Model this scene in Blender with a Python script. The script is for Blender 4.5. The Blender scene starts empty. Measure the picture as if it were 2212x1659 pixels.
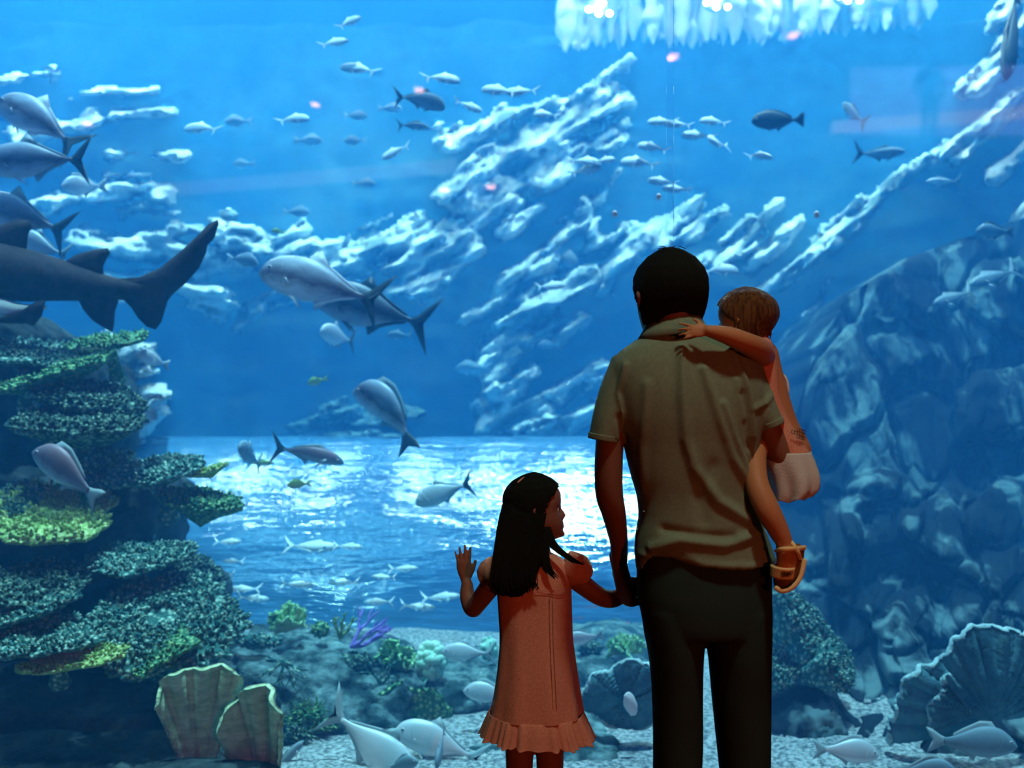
import bpy, bmesh, math, random
import numpy as np
from mathutils import Vector, Matrix, Euler

# ------------------------------------------------------------------ camera, light, exposure
sc = bpy.context.scene
COL = sc.collection
EYE = 1.43
FPX = 2212 * 35 / 36.0
cd = bpy.data.cameras.new('camera')
cam = bpy.data.objects.new('camera', cd); COL.objects.link(cam); sc.camera = cam
cam.location = (0, 0, EYE); cam.rotation_euler = (math.pi / 2, 0, 0)
cd.sensor_width = 36; cd.lens = 35; cd.clip_end = 200
cd.dof.use_dof = True; cd.dof.focus_distance = 2.75; cd.dof.aperture_fstop = 2.8
sc.view_settings.view_transform = 'Standard'; sc.view_settings.look = 'None'
sc.view_settings.gamma = 1; sc.view_settings.exposure = 0.0
try: sc.view_settings.use_curve_mapping = False
except Exception: pass
cy = sc.cycles
cy.use_denoising = True; cy.max_bounces = 6; cy.diffuse_bounces = 2; cy.glossy_bounces = 3
cy.transmission_bounces = 3; cy.volume_bounces = 4; cy.transparent_max_bounces = 16
cy.caustics_reflective = False; cy.caustics_refractive = False
cy.sample_clamp_indirect = 4
cy.use_adaptive_sampling = True; cy.adaptive_threshold = .05; cy.adaptive_min_samples = 8
w = bpy.data.worlds.new('hall_night'); sc.world = w; w.use_nodes = True
w.node_tree.nodes['Background'].inputs[0].default_value = (0.0, 0.0, 0.0, 1)

def lamp(name, kind, loc, direction, energy, color, **kw):
    d = bpy.data.lights.new(name, kind); d.energy = energy; d.color = color
    for k, v in kw.items(): setattr(d, k, v)
    o = bpy.data.objects.new(name, d); COL.objects.link(o); o.location = loc
    o.rotation_euler = Vector(direction).to_track_quat('-Z', 'Y').to_euler()
    return o

# overhead daylight falling through the open top of the tank
lamp('daylight', 'SUN', (0, 8, 12), (-.07, -.06, -1), 7.7, (.46, .70, 1.0), angle=.035)
# added fill lights above the water, for near flanks and far rocks
lamp('tank_fill_light', 'AREA', (-3.5, 5.2, 6.7), (-.1, .75, -1), 130, (.30, .66, 1.0), shape='RECTANGLE', size=5, size_y=.8)
lamp('tank_fill_light', 'AREA', (3.5, 5.6, 6.7), (.1, .75, -1), 40, (.30, .66, 1.0), shape='RECTANGLE', size=5, size_y=.8)
lamp('tank_fill_light', 'SPOT', (1.2, 8.6, 6.6), (.02, .62, -.50), 560, (.95, .80, 1.0), spot_size=1.5, spot_blend=.8, shadow_soft_size=.3)
lamp('tank_fill_light', 'SPOT', (-4.0, 8.6, 6.6), (-.05, .62, -.60), 300, (.95, .80, 1.0), spot_size=1.5, spot_blend=.8, shadow_soft_size=.3)
lamp('tank_fill_light', 'SPOT', (4.6, 8.2, 6.6), (.15, .62, -.45), 330, (.95, .80, 1.0), spot_size=1.4, spot_blend=.8, shadow_soft_size=.3)
lamp('curtain_fill_spot', 'SPOT', (1.5, 11.0, 6.75), (.12, .62, -.22), 380, (1.0, .78, .58), spot_size=1.3, spot_blend=.9, shadow_soft_size=.2)  # added spot that lights the bubble curtain
# warm lamps of the visitors' hall, behind the photographer
lamp('tank_fill_light', 'SPOT', (-2.5, 3.5, 6.4), (.13, .23, -1), 900, (.55, .85, 1.0), spot_size=.60, spot_blend=.7, shadow_soft_size=.15)  # added spot inside the tank to brighten the lower left corals
lamp('hall_lamp', 'SPOT', (1.55, -2.2, 1.5), (-.32, 1, -.06), 125, (1.0, .15, .035), spot_size=1.1, spot_blend=.8, shadow_soft_size=.08)
lamp('hall_lamp', 'SPOT', (.7, .75, 5.4), (-.02, .38, -1), 240, (.84, .95, .66), spot_size=.8, spot_blend=.8, shadow_soft_size=.2)

# ------------------------------------------------------------------ helpers
rnd = random.Random(7)
def P(px, py, D):
    return Vector(((px - 1106) / FPX * D, D, EYE + (829.5 - py) / FPX * D))

def tag(o, label=None, cat=None, group=None, kind=None):
    if label: o['label'] = label
    if cat: o['category'] = cat
    if group: o['group'] = group
    if kind: o['kind'] = kind
    return o

def empty(name, loc, label=None, cat=None, group=None):
    o = bpy.data.objects.new(name, None); COL.objects.link(o); o.location = loc
    o.empty_display_size = .1
    return tag(o, label, cat, group)

def mk(name, V, F, mat, parent=None, smooth=True, world=True):
    """V in world coordinates; origin is put at the mesh's lowest middle point when it is top level."""
    V = np.asarray(V, float)
    if parent is None:
        org = np.array([(V[:, 0].min() + V[:, 0].max()) / 2, (V[:, 1].min() + V[:, 1].max()) / 2, V[:, 2].min()])
    else:
        org = np.array(parent_world(parent))
    me = bpy.data.meshes.new(name)
    me.from_pydata((V - org).tolist(), [], [tuple(f) for f in F]); me.update()
    if smooth: me.polygons.foreach_set('use_smooth', [True] * len(me.polygons))
    if mat: me.materials.append(mat)
    o = bpy.data.objects.new(name, me); COL.objects.link(o)
    if parent is None: o.location = org
    else: o.parent = parent
    return o

def parent_world(p):
    l = Vector((0, 0, 0))
    while p is not None:
        l = l + p.location; p = p.parent
    return l

class MB:
    def __init__(s): s.V = []; s.F = []; s.n = 0
    def add(s, V, F):
        V = np.asarray(V, float)
        s.V.append(V); s.F += [tuple(i + s.n for i in f) for f in F]; s.n += len(V); return s
    def arr(s): return (np.vstack(s.V), s.F)

def grid_faces(nu, nv, wrap_u=True, off=0):
    F = []
    for j in range(nv - 1):
        for i in range(nu if wrap_u else nu - 1):
            a = j * nu + i; b = j * nu + (i + 1) % nu
            F.append((off + a, off + b, off + b + nu, off + a + nu))
    return F

def crom(pts, n):
    """Catmull-Rom resample of a list of tuples to n points"""
    p = np.asarray(pts, float); m = len(p)
    if m == 2: return np.array([p[0] * (1 - t) + p[1] * t for t in np.linspace(0, 1, n)])
    q = np.vstack([2 * p[0] - p[1], p, 2 * p[-1] - p[-2]])
    out = []
    for s in np.linspace(0, m - 1, n):
        i = min(int(s), m - 2); t = s - i
        a, b, c, d = q[i], q[i + 1], q[i + 2], q[i + 3]
        out.append(.5 * (2 * b + (c - a) * t + (2 * a - 5 * b + 4 * c - d) * t * t + (3 * b - a - 3 * c + d) * t ** 3))
    return np.array(out)

def tube(pts, rad, nseg=14, n=None, ref=(0, 0, 1), cap=True):
    """pts: 3-vectors, rad: r or (r_side, r_other) per point. Rounded ends."""
    R = [(r, r) if not hasattr(r, '__len__') else tuple(r) for r in rad]
    n = n or max(4, (len(pts) - 1) * 6 + 1)
    A = crom([tuple(p) + r for p, r in zip(pts, R)], n)
    C = A[:, :3]; ra = np.maximum(A[:, 3], 1e-4); rb = np.maximum(A[:, 4], 1e-4)
    T = np.gradient(C, axis=0); T /= np.linalg.norm(T, axis=1)[:, None] + 1e-12
    ref = np.array(ref, float)
    rings = []
    def ring(c, t, a, b):
        r = ref if abs(np.dot(ref / np.linalg.norm(ref), t)) < .97 else np.array([1., 0, 0])
        s = np.cross(r, t); s /= np.linalg.norm(s); u = np.cross(t, s)
        th = np.linspace(0, 2 * math.pi, nseg, endpoint=False)
        return c + np.outer(np.cos(th) * a, s) + np.outer(np.sin(th) * b, u)
    if cap:
        for k in (.15, .5, .8):
            m = min(ra[0], rb[0]); h = math.sqrt(1 - (1 - k) ** 2)
            rings.append(ring(C[0] - T[0] * m * (1 - k), T[0], ra[0] * h, rb[0] * h))
    for i in range(n): rings.append(ring(C[i], T[i], ra[i], rb[i]))
    if cap:
        for k in (.8, .5, .15):
            m = min(ra[-1], rb[-1]); h = math.sqrt(1 - (1 - k) ** 2)
            rings.append(ring(C[-1] + T[-1] * m * (1 - k), T[-1], ra[-1] * h, rb[-1] * h))
    V = np.vstack(rings); nv = len(rings)
    F = grid_faces(nseg, nv)
    F.append(tuple(range(nseg))[::-1]); F.append(tuple((nv - 1) * nseg + i for i in range(nseg)))
    return V, F

def loft(rows, nseg=48, n=None, e=2.3, mod=None, cap=True):
    """rows: (z, xl, xr, yc, half depth). A closed body whose outline from the front is xl..xr."""
    n = n or (len(rows) - 1) * 5 + 1
    A = crom(rows, n)
    th = np.linspace(0, 2 * math.pi, nseg, endpoint=False)
    cx = np.sign(np.cos(th)) * np.abs(np.cos(th)) ** (2 / e); cyy = np.sign(np.sin(th)) * np.abs(np.sin(th)) ** (2 / e)
    V = []
    for k, (z, xl, xr, yc, hd) in enumerate(A):
        x = (xl + xr) / 2 + cx * (xr - xl) / 2; y = yc + cyy * hd; zz = np.full(nseg, z)
        if mod is not None: x, y, zz = mod(k / (n - 1), th, x, y, zz)
        V.append(np.stack([x, y, zz], 1))
    V = np.vstack(V); F = grid_faces(nseg, n)
    if cap: F.append(tuple(range(nseg))[::-1]); F.append(tuple((n - 1) * nseg + i for i in range(nseg)))
    return V, F

def rowsP(tab, D):
    """tab rows: (py, xl, xr, half depth, [dD])"""
    out = []
    for r in tab:
        d = D + (r[4] if len(r) > 4 else 0)
        out.append((P(0, r[0], d).z, P(r[1], 0, d).x, P(r[2], 0, d).x, d, r[3]))
    return out

def remesh(V, F, voxel, smooth=2):
    me = bpy.data.meshes.new('tmp'); me.from_pydata(np.asarray(V).tolist(), [], F); me.update()
    o = bpy.data.objects.new('tmp', me); COL.objects.link(o)
    m = o.modifiers.new('r', 'REMESH'); m.mode = 'VOXEL'; m.voxel_size = voxel
    if smooth:
        s = o.modifiers.new('s', 'SMOOTH'); s.factor = .6; s.iterations = smooth
    dg = bpy.context.evaluated_depsgraph_get(); ev = o.evaluated_get(dg); em = ev.to_mesh()
    n = len(em.vertices); co = np.empty(n * 3); em.vertices.foreach_get('co', co)
    no = np.empty(n * 3); em.vertices.foreach_get('normal', no)
    F2 = [tuple(p.vertices) for p in em.polygons]
    ev.to_mesh_clear(); bpy.data.objects.remove(o); bpy.data.meshes.remove(me)
    return co.reshape(-1, 3), F2, no.reshape(-1, 3)

def vnormals(V, F):
    me = bpy.data.meshes.new('tmp'); me.from_pydata(np.asarray(V).tolist(), [], F); me.update()
    no = np.empty(len(V) * 3); me.vertices.foreach_get('normal', no); bpy.data.meshes.remove(me)
    return no.reshape(-1, 3)

def _h(i, j, k, s):
    n = (i * 374761393 + j * 668265263 + k * 2147483647 + s * 1274126177) & 0xffffffff
    n = ((n ^ (n >> 13)) * 1274126177) & 0xffffffff
    n = ((n ^ (n >> 16)) * 2246822519) & 0xffffffff
    return ((n ^ (n >> 15)) & 0xffffff) / float(0xffffff) * 2 - 1
def vnoise(p, seed=0):
    p = np.asarray(p, float); i = np.floor(p).astype(np.int64); f = p - i; f = f * f * (3 - 2 * f)
    r = 0
    for a in (0, 1):
        for b in (0, 1):
            for c in (0, 1):
                wgt = (f[:, 0] if a else 1 - f[:, 0]) * (f[:, 1] if b else 1 - f[:, 1]) * (f[:, 2] if c else 1 - f[:, 2])
                r = r + wgt * _h(i[:, 0] + a, i[:, 1] + b, i[:, 2] + c, seed)
    return r
def fbm(p, oct=4, seed=0, ridged=False):
    r = 0; a = 1; t = 0; p = np.asarray(p, float)
    for o in range(oct):
        v = vnoise(p * 2 ** o + 17.3 * o, seed + o)
        if ridged: v = 1 - 2 * np.abs(v)
        r = r + a * v; t += a; a *= .5
    return r / t

_ico = {}
def ico(sub):
    if sub not in _ico:
        bm = bmesh.new(); bmesh.ops.create_icosphere(bm, subdivisions=sub, radius=1)
        V = np.array([v.co[:] for v in bm.verts]); F = [tuple(v.index for v in f.verts) for f in bm.faces]; bm.free()
        _ico[sub] = (V, F)
    return _ico[sub]

def rot(a, axis='Z'): return np.array(Matrix.Rotation(math.radians(a), 3, axis))

def rock_geo(size, seed, sub=5, rough=.16, freq=1.6, boxy=.55, R=None, c=(0, 0, 0), strata=0):
    V, F = ico(sub); V = V.copy()
    m = np.abs(V).max(1)[:, None]; V = V * (1 - boxy) + V / m * boxy * .8
    S = np.array(size, float)
    q = V * S / max(S) * freq * 1.6
    d = fbm(q, 5, seed) * rough + fbm(q * 2.2, 3, seed + 9, True) * rough * .45
    if strata: d = d + np.sign(np.sin(q[:, 2] * strata + 2 * vnoise(q * .6, seed + 3))) * rough * .18
    V = V * (1 + d[:, None]) * S
    if R is not None: V = V @ R.T
    return V + np.array(c), F

# ------------------------------------------------------------------ materials
def new_mat(name):
    m = bpy.data.materials.new(name); m.use_nodes = True
    nt = m.node_tree; b = nt.nodes['Principled BSDF']; return m, nt, b
def nd(nt, t, **kw):
    n = nt.nodes.new(t)
    for k, v in kw.items():
        if k in n.inputs: n.inputs[k].default_value = v
        else: setattr(n, k, v)
    return n
def mat(name, col, rough=.8, spec=.3, metal=0, noise=None, col2=None, bump=0, bscale=40, stretch=(1, 1, 1), lo=.4, hi=.6, detail=4, trans=0, sheen=0):
    m, nt, b = new_mat(name)
    b.inputs['Base Color'].default_value = (*col, 1); b.inputs['Roughness'].default_value = rough
    b.inputs['Specular IOR Level'].default_value = spec; b.inputs['Metallic'].default_value = metal
    if sheen: b.inputs['Sheen Weight'].default_value = sheen
    tc = nd(nt, 'ShaderNodeTexCoord'); mp = nd(nt, 'ShaderNodeMapping'); mp.inputs['Scale'].default_value = stretch
    nt.links.new(tc.outputs['Object'], mp.inputs[0])
    if col2 is not None:
        n = nd(nt, 'ShaderNodeTexNoise', Scale=noise or 8, Detail=detail, Roughness=.6)
        nt.links.new(mp.outputs[0], n.inputs['Vector'])
        r = nd(nt, 'ShaderNodeValToRGB'); r.color_ramp.elements[0].position = lo; r.color_ramp.elements[1].position = hi
        r.color_ramp.elements[0].color = (*col, 1); r.color_ramp.elements[1].color = (*col2, 1)
        nt.links.new(n.outputs['Fac'], r.inputs[0]); nt.links.new(r.outputs[0], b.inputs['Base Color'])
    if bump:
        n = nd(nt, 'ShaderNodeTexNoise', Scale=bscale, Detail=5, Roughness=.65); nt.links.new(mp.outputs[0], n.inputs['Vector'])
        bp = nd(nt, 'ShaderNodeBump', Strength=bump, Distance=.02); nt.links.new(n.outputs['Fac'], bp.inputs['Height'])
        nt.links.new(bp.outputs[0], b.inputs['Normal'])
    return m

def mat_coral(name, base, tip, scale=60):
    m, nt, b = new_mat(name); b.inputs['Roughness'].default_value = .85; b.inputs['Specular IOR Level'].default_value = .2
    tc = nd(nt, 'ShaderNodeTexCoord')
    v = nd(nt, 'ShaderNodeTexVoronoi', Scale=scale); nt.links.new(tc.outputs['Object'], v.inputs['Vector'])
    r = nd(nt, 'ShaderNodeValToRGB'); r.color_ramp.elements[0].position = .10; r.color_ramp.elements[1].position = .55
    r.color_ramp.elements[0].color = (*tip, 1); r.color_ramp.elements[1].color = (*base, 1)
    n = nd(nt, 'ShaderNodeTexNoise', Scale=7, Detail=3); nt.links.new(tc.outputs['Object'], n.inputs['Vector'])
    mx = nd(nt, 'ShaderNodeMix', data_type='RGBA', blend_type='MULTIPLY'); mx.inputs['Factor'].default_value = .6
    r2 = nd(nt, 'ShaderNodeValToRGB'); r2.color_ramp.elements[0].position = .35; r2.color_ramp.elements[1].position = .65
    r2.color_ramp.elements[0].color = (.45, .5, .5, 1); r2.color_ramp.elements[1].color = (1, 1, 1, 1)
    nt.links.new(v.outputs['Distance'], r.inputs[0]); nt.links.new(n.outputs['Fac'], r2.inputs[0])
    nt.links.new(r.outputs[0], mx.inputs[6]); nt.links.new(r2.outputs[0], mx.inputs[7]); nt.links.new(mx.outputs[2], b.inputs['Base Color'])
    bp = nd(nt, 'ShaderNodeBump', Strength=.9, Distance=.012); bp.invert = True
    nt.links.new(v.outputs['Distance'], bp.inputs['Height']); nt.links.new(bp.outputs[0], b.inputs['Normal'])
    return m

def mat_fish(name, back, flank, belly, rough=.35, metal=.25, spots=0, zs=1.0):
    """fish skin graded from belly to back: z in the fish's own length units"""
    m, nt, b = new_mat(name); b.inputs['Roughness'].default_value = rough; b.inputs['Metallic'].default_value = metal
    tc = nd(nt, 'ShaderNodeTexCoord'); sx = nd(nt, 'ShaderNodeSeparateXYZ'); nt.links.new(tc.outputs['Generated'], sx.inputs[0])
    n = nd(nt, 'ShaderNodeTexNoise', Scale=7, Detail=4); nt.links.new(tc.outputs['Generated'], n.inputs['Vector'])
    a = nd(nt, 'ShaderNodeMath', operation='MULTIPLY_ADD'); a.inputs[1].default_value = .34; nt.links.new(n.outputs['Fac'], a.inputs[0]); nt.links.new(sx.outputs['Z'], a.inputs[2])
    r = nd(nt, 'ShaderNodeValToRGB'); e = r.color_ramp.elements
    e[0].position = .30; e[0].color = (*belly, 1); e[1].position = .98; e[1].color = (*back, 1)
    k = e.new(.62); k.color = (*flank, 1)
    nt.links.new(a.outputs[0], r.inputs[0]); nt.links.new(r.outputs[0], b.inputs['Base Color'])
    s = nd(nt, 'ShaderNodeTexVoronoi', Scale=60); nt.links.new(tc.outputs['Generated'], s.inputs['Vector'])
    bp = nd(nt, 'ShaderNodeBump', Strength=.12, Distance=.01); nt.links.new(s.outputs['Distance'], bp.inputs['Height']); nt.links.new(bp.outputs[0], b.inputs['Normal'])
    return m

M = {}
M['rock'] = mat('reef rock', (.02, .028, .03), .95, .1, noise=5, col2=(.09, .12, .12), bump=.9, bscale=14, lo=.42, hi=.72)
M['rock_mound'] = mat('crusted rock', (.03, .065, .07), .95, .1, noise=9, col2=(.24, .36, .36), bump=1, bscale=22, lo=.42, hi=.68)
M['rock_pale'] = mat('pale rock', (.16, .20, .20), .95, .1, noise=1.6, col2=(.90, .92, .88), bump=.9, bscale=7, lo=.38, hi=.58)  # pale and dark mottling stands in for mottled light on the ledges
M['rock_side'] = mat('stained rock face', (.010, .018, .026), .95, .05, noise=1.5, col2=(.13, .20, .21), bump=.5, bscale=8, stretch=(1.8, 1, .42), lo=.52, hi=.60)
M['rock_far'] = mat('far rock', (.02, .03, .035), 1, .1, noise=.6, col2=(.10, .14, .16), bump=.6, bscale=3)
M['sand'] = mat('gravel sand', (.14, .18, .19), .95, .2, noise=45, col2=(.62, .66, .66), bump=1, bscale=60, lo=.40, hi=.60)
M['coral_green'] = mat_coral('green coral', (.06, .22, .11), (.55, .82, .36), 45)
M['coral_yellow'] = mat_coral('yellow green coral', (.36, .55, .16), (.90, .95, .45), 45)
M['coral_grey'] = mat_coral('blue grey coral', (.05, .17, .15), (.62, .86, .66), 40)
M['coral_dark'] = mat_coral('dark coral', (.035, .09, .08), (.42, .60, .42), 40)
M['coral_pale'] = mat('pale leaf coral', (.46, .56, .30), .85, .2, noise=10, col2=(.72, .82, .50), bump=.9, bscale=20, stretch=(1, 1, 3))
M['coral_lettuce'] = mat('lime lettuce coral', (.32, .72, .30), .8, .25, noise=8, col2=(.62, .95, .55), bump=.4, bscale=30)
M['coral_bubble'] = mat('mint bubble coral', (.45, .80, .62), .6, .4, noise=10, col2=(.65, .9, .75))
M['coral_purple'] = mat('purple coral', (.25, .14, .62), .8, .2, noise=30, col2=(.45, .30, .85), bump=.5)
M['coral_fan'] = mat('teal shell coral', (.06, .18, .22), .85, .2, noise=6, col2=(.12, .30, .34), bump=.6, bscale=14)
M['coral_rim'] = mat('light coral rim', (.50, .72, .70), .85, .2, bump=.8, bscale=40)
M['skin_a'] = mat('skin', (.24, .11, .075), .6, .3, bump=.05, bscale=300)
M['skin_c'] = mat('child skin', (.30, .13, .10), .55, .3)
M['skin_t'] = mat('toddler skin', (.52, .22, .11), .55, .3)
M['hair_black'] = mat('black hair', (.012, .015, .014), .9, .1, bump=.6, bscale=60, stretch=(6, 6, .4))
M['hair_brown'] = mat('reddish brown hair', (.10, .035, .015), .5, .4, noise=30, col2=(.26, .11, .035), bump=.7, bscale=50, stretch=(6, 6, .4))
M['shirt'] = mat('olive grey knit', (.20, .25, .19), .95, .1, noise=150, col2=(.23, .285, .215), bump=.25, bscale=700, sheen=.1)
M['trousers'] = mat('black trousers', (.027, .047, .047), .95, .05, bump=.1, bscale=300)
M['dress'] = mat('pale pink cotton', (.72, .29, .21), .95, .1, noise=200, col2=(.80, .35, .27), bump=.3, bscale=500)
M['gauze'] = mat('thin white gauze', (.62, .62, .66), .9, .1, bump=.2, bscale=200)
M['sandal'] = mat('tan sandal leather', (.95, .68, .34), .6, .3, bump=.15, bscale=100)
M['sole'] = mat('brown sandal sole', (.20, .09, .04), .8, .2)
M['ink'] = mat('dark print', (.08, .02, .01), .8, .2)
M['white'] = mat('white plastic', (.85, .85, .85), .4, .5)
M['eye'] = mat('eye white', (.7, .7, .7), .2, .5)
M['pupil'] = mat('black pupil', (.004, .004, .006), .15, .6)
M['shoe'] = mat('black shoe', (.012, .012, .012), .5, .4)
M['jack'] = mat_fish('silver jack skin', (.50, .56, .64), (.13, .10, .14), (.85, .82, .84), .38, .05)  # dark flank tinted for reddish hall light reflected on it
M['jackdark'] = mat_fish('dusky jack skin', (.20, .26, .30), (.04, .05, .07), (.48, .50, .55), .45, .05)
M['pale'] = mat_fish('pale silver skin', (.62, .68, .70), (.66, .70, .72), (.90, .92, .92), .4, .1)
M['small'] = mat_fish('top-lit silver skin', (1.0, 1.0, 1.0), (.70, .78, .82), (.55, .66, .72), .4, 0)  # white back over darker belly: overhead light put into the skin colour
M['dim'] = mat_fish('grey blue skin', (.22, .32, .38), (.18, .28, .34), (.30, .42, .48), .6, 0)
M['fdark'] = mat_fish('dark fish skin', (.14, .18, .18), (.018, .025, .03), (.03, .04, .045), .5, 0)
M['fyellow'] = mat_fish('yellow green skin', (.30, .50, .10), (.50, .65, .20), (.70, .80, .45), .5, 0)
M['snap'] = mat_fish('reddish grey skin', (.30, .20, .24), (.22, .20, .26), (.55, .62, .66), .5, .1)
M['fin'] = mat('fish fin', (.36, .46, .48), .5, .3)
M['fin_white'] = mat('white fish fin', (.85, .9, .9), .5, .3)
M['fin_dark'] = mat('dark fish fin', (.03, .05, .06), .5, .3)
M['fin_yellow'] = mat('yellow fish fin', (.60, .70, .15), .5, .3)
M['shark'] = mat('dark shark skin', (.012, .008, .010), .75, .2, noise=20, col2=(.028, .018, .022), bump=.3, bscale=80)
M['shark_belly'] = mat('pale shark belly', (.75, .80, .80), .7, .2)
M['hall'] = mat('dark hall paint', (.03, .025, .03), .9, .2)
M['fascia'] = mat('mauve plaster', (.55, .38, .45), .9, .2)
def emis(name, col, s):
    m, nt, b = new_mat(name); b.inputs['Base Color'].default_value = (*col, 1)
    b.inputs['Emission Color'].default_value = (*col, 1); b.inputs['Emission Strength'].default_value = s; m.cycles.emission_sampling = 'NONE'; return m
M['lamp_warm'] = emis('warm downlight glow', (1.0, .36, .18), 38)
M['lamp_cool'] = emis('cool floodlight glow', (.95, .95, 1.0), 110)
M['lamp_cream'] = emis('cream lamp glow', (1.0, .80, .50), 45)
M['strip'] = emis('pink cove light', (1.0, .62, .60), 2.6)
M['panel'] = emis('added mauve glow panel', (.42, .36, .85), 2.2)  # glow added so the dark figure stands out against it
M['strip_dim'] = emis('dim mauve cove light', (1.0, .42, .60), .9)
# water, glass, acrylic
m = bpy.data.materials.new('blue water'); m.use_nodes = True; nt = m.node_tree; nt.nodes.clear()
out = nd(nt, 'ShaderNodeOutputMaterial')
vs = nd(nt, 'ShaderNodeVolumeScatter', Color=(.06, .44, .97, 1), Density=.094, Anisotropy=-.28)
va = nd(nt, 'ShaderNodeVolumeAbsorption', Color=(.34, .86, .99, 1), Density=.18)
ad = nd(nt, 'ShaderNodeAddShader'); nt.links.new(vs.outputs[0], ad.inputs[0]); nt.links.new(va.outputs[0], ad.inputs[1])
nt.links.new(ad.outputs[0], out.inputs['Volume']); m.cycles.homogeneous_volume = True; M['water'] = m
m = bpy.data.materials.new('clear acrylic pane'); m.use_nodes = True; nt = m.node_tree; nt.nodes.clear()
out = nd(nt, 'ShaderNodeOutputMaterial'); tr = nd(nt, 'ShaderNodeBsdfTransparent', Color=(.98, .99, 1, 1)); gl = nd(nt, 'ShaderNodeBsdfGlossy', Roughness=0.02, Color=(1, 1, 1, 1))
fr = nd(nt, 'ShaderNodeFresnel', IOR=1.3); mx = nd(nt, 'ShaderNodeMixShader')
nt.links.new(fr.outputs[0], mx.inputs[0]); nt.links.new(tr.outputs[0], mx.inputs[1]); nt.links.new(gl.outputs[0], mx.inputs[2]); nt.links.new(mx.outputs[0], out.inputs['Surface']); M['pane'] = m
m, nt, b = new_mat('wet acrylic tunnel'); b.inputs['Base Color'].default_value = (.10, .28, .48, 1); b.inputs['Roughness'].default_value = .10
b.inputs['Specular IOR Level'].default_value = 1.0; b.inputs['IOR'].default_value = 1.9
tc = nd(nt, 'ShaderNodeTexCoord'); mp = nd(nt, 'ShaderNodeMapping'); mp.inputs['Scale'].default_value = (.8, 4, 4); nt.links.new(tc.outputs['Object'], mp.inputs[0])
n = nd(nt, 'ShaderNodeTexNoise', Scale=1.6, Detail=5, Roughness=.55); nt.links.new(mp.outputs[0], n.inputs['Vector'])
bp = nd(nt, 'ShaderNodeBump', Strength=.42, Distance=.10); nt.links.new(n.outputs['Fac'], bp.inputs['Height']); nt.links.new(bp.outputs[0], b.inputs['Normal']); M['tunnel'] = m
# ------------------------------------------------------------------ the setting
def box_geo(a, b):
    V = [(x, y, z) for x in (a[0], b[0]) for y in (a[1], b[1]) for z in (a[2], b[2])]
    return V, [(0, 1, 3, 2), (4, 6, 7, 5), (0, 4, 5, 1), (2, 3, 7, 6), (0, 2, 6, 4), (1, 5, 7, 3)]
def struct(name, a, b, m):
    o = mk(name, *box_geo(a, b), m, smooth=False); o['kind'] = 'structure'; return o

GY = 3.2                                    # room side of the viewing pane
struct('floor', (-11, -24, -.2), (11, 3.18, 0), M['hall'])
struct('ceiling', (-11, -24, 7.0), (11, 3.18, 7.2), M['hall'])
struct('wall_left', (-11.2, -24, -.2), (-11, 3.18, 7.2), M['hall'])
struct('wall_right', (11, -24, -.2), (11.2, 3.18, 7.2), M['hall'])
struct('wall_rear', (-11, -24.2, -.2), (11, -24, 7.2), M['hall'])
struct('wall_header', (-11, GY, 2.95), (11, GY + .12, 7.2), M['hall'])
struct('wall_sill', (-11, GY, -.5), (11, GY + .12, -.03), M['hall'])
win = mk('window_1', *box_geo((-11, GY + .02, -.03), (11, GY + .09, 2.95)), M['pane'], smooth=False); win['kind'] = 'structure'
# vertical bonded seam of the pane
seam = mk('pane_seam', *box_geo((P(1458, 0, GY).x - .012, GY + .095, -.03), (P(1458, 0, GY).x + .012, GY + .105, 2.95)), M['pane'], parent=win, smooth=False)

TX0, TX1, TY0, TY1 = -11.0, 11.0, GY + .14, 16.0
struct('wall_tank_left', (TX0 - .3, TY0, -.8), (TX0, TY1, 7.2), M['rock_far'])
struct('wall_tank_right', (TX1, TY0, -.8), (TX1 + .3, TY1, 7.2), M['rock_far'])
wat = mk('water', *box_geo((TX0 + .02, TY0, -.6), (TX1 - .02, 15.1, 6.62)), M['water'], smooth=False)
tag(wat, 'clear blue water filling the whole aquarium tank', 'water', kind='stuff')

# back wall of the tank, a rough far rock face
nu, nv = 220, 90
u, v = np.meshgrid(np.linspace(TX0, TX1, nu), np.linspace(-.7, 7.0, nv))
p = np.stack([u.ravel(), np.zeros(nu * nv), v.ravel()], 1)
rel = fbm(p * [.5, 1, .9], 5, 3) * .7 + fbm(p * [.9, 1, 2.2], 4, 8, True) * .35
p[:, 1] = 15.6 - rel
o = mk('wall_tank_back', p, grid_faces(nu, nv, False), M['rock_far']); o['kind'] = 'structure'

# gravel bed
nu, nv = 260, 200
u, v = np.meshgrid(np.linspace(TX0 + .02, TX1 - .02, nu), np.linspace(TY0, TY1, nv))
p = np.stack([u.ravel(), v.ravel(), np.zeros(nu * nv)], 1)
p[:, 2] = -.22 + fbm(p * .8, 3, 5) * .06 + fbm(p * 6, 3, 6) * .012
o = mk('gravel_bed', p, grid_faces(nu, nv, False), M['sand'])
tag(o, 'pale bluish white gravel covering the bottom of the tank', 'gravel', kind='stuff')

# acrylic walk-through tunnel lying across the tank
nu, nv = 160, 44
a = np.linspace(math.radians(4), math.radians(176), nv)
xs = np.linspace(-9.5, 1.9, nu)
V = []
for t in a:
    rr = 1.95
    V.append(np.stack([xs, np.full(nu, 8.5 - rr * math.cos(t)), np.full(nu, -.97 + rr * math.sin(t))], 1))
V = np.vstack(V); V[:, 2] += fbm(V * [.6, 1.5, 1.5], 3, 4) * .015
keep = V
o = mk('tunnel', keep, grid_faces(nu, nv, False), M['tunnel'])
tag(o, 'clear arched acrylic tunnel lying across the tank floor, its top glittering', 'tunnel')

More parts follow.
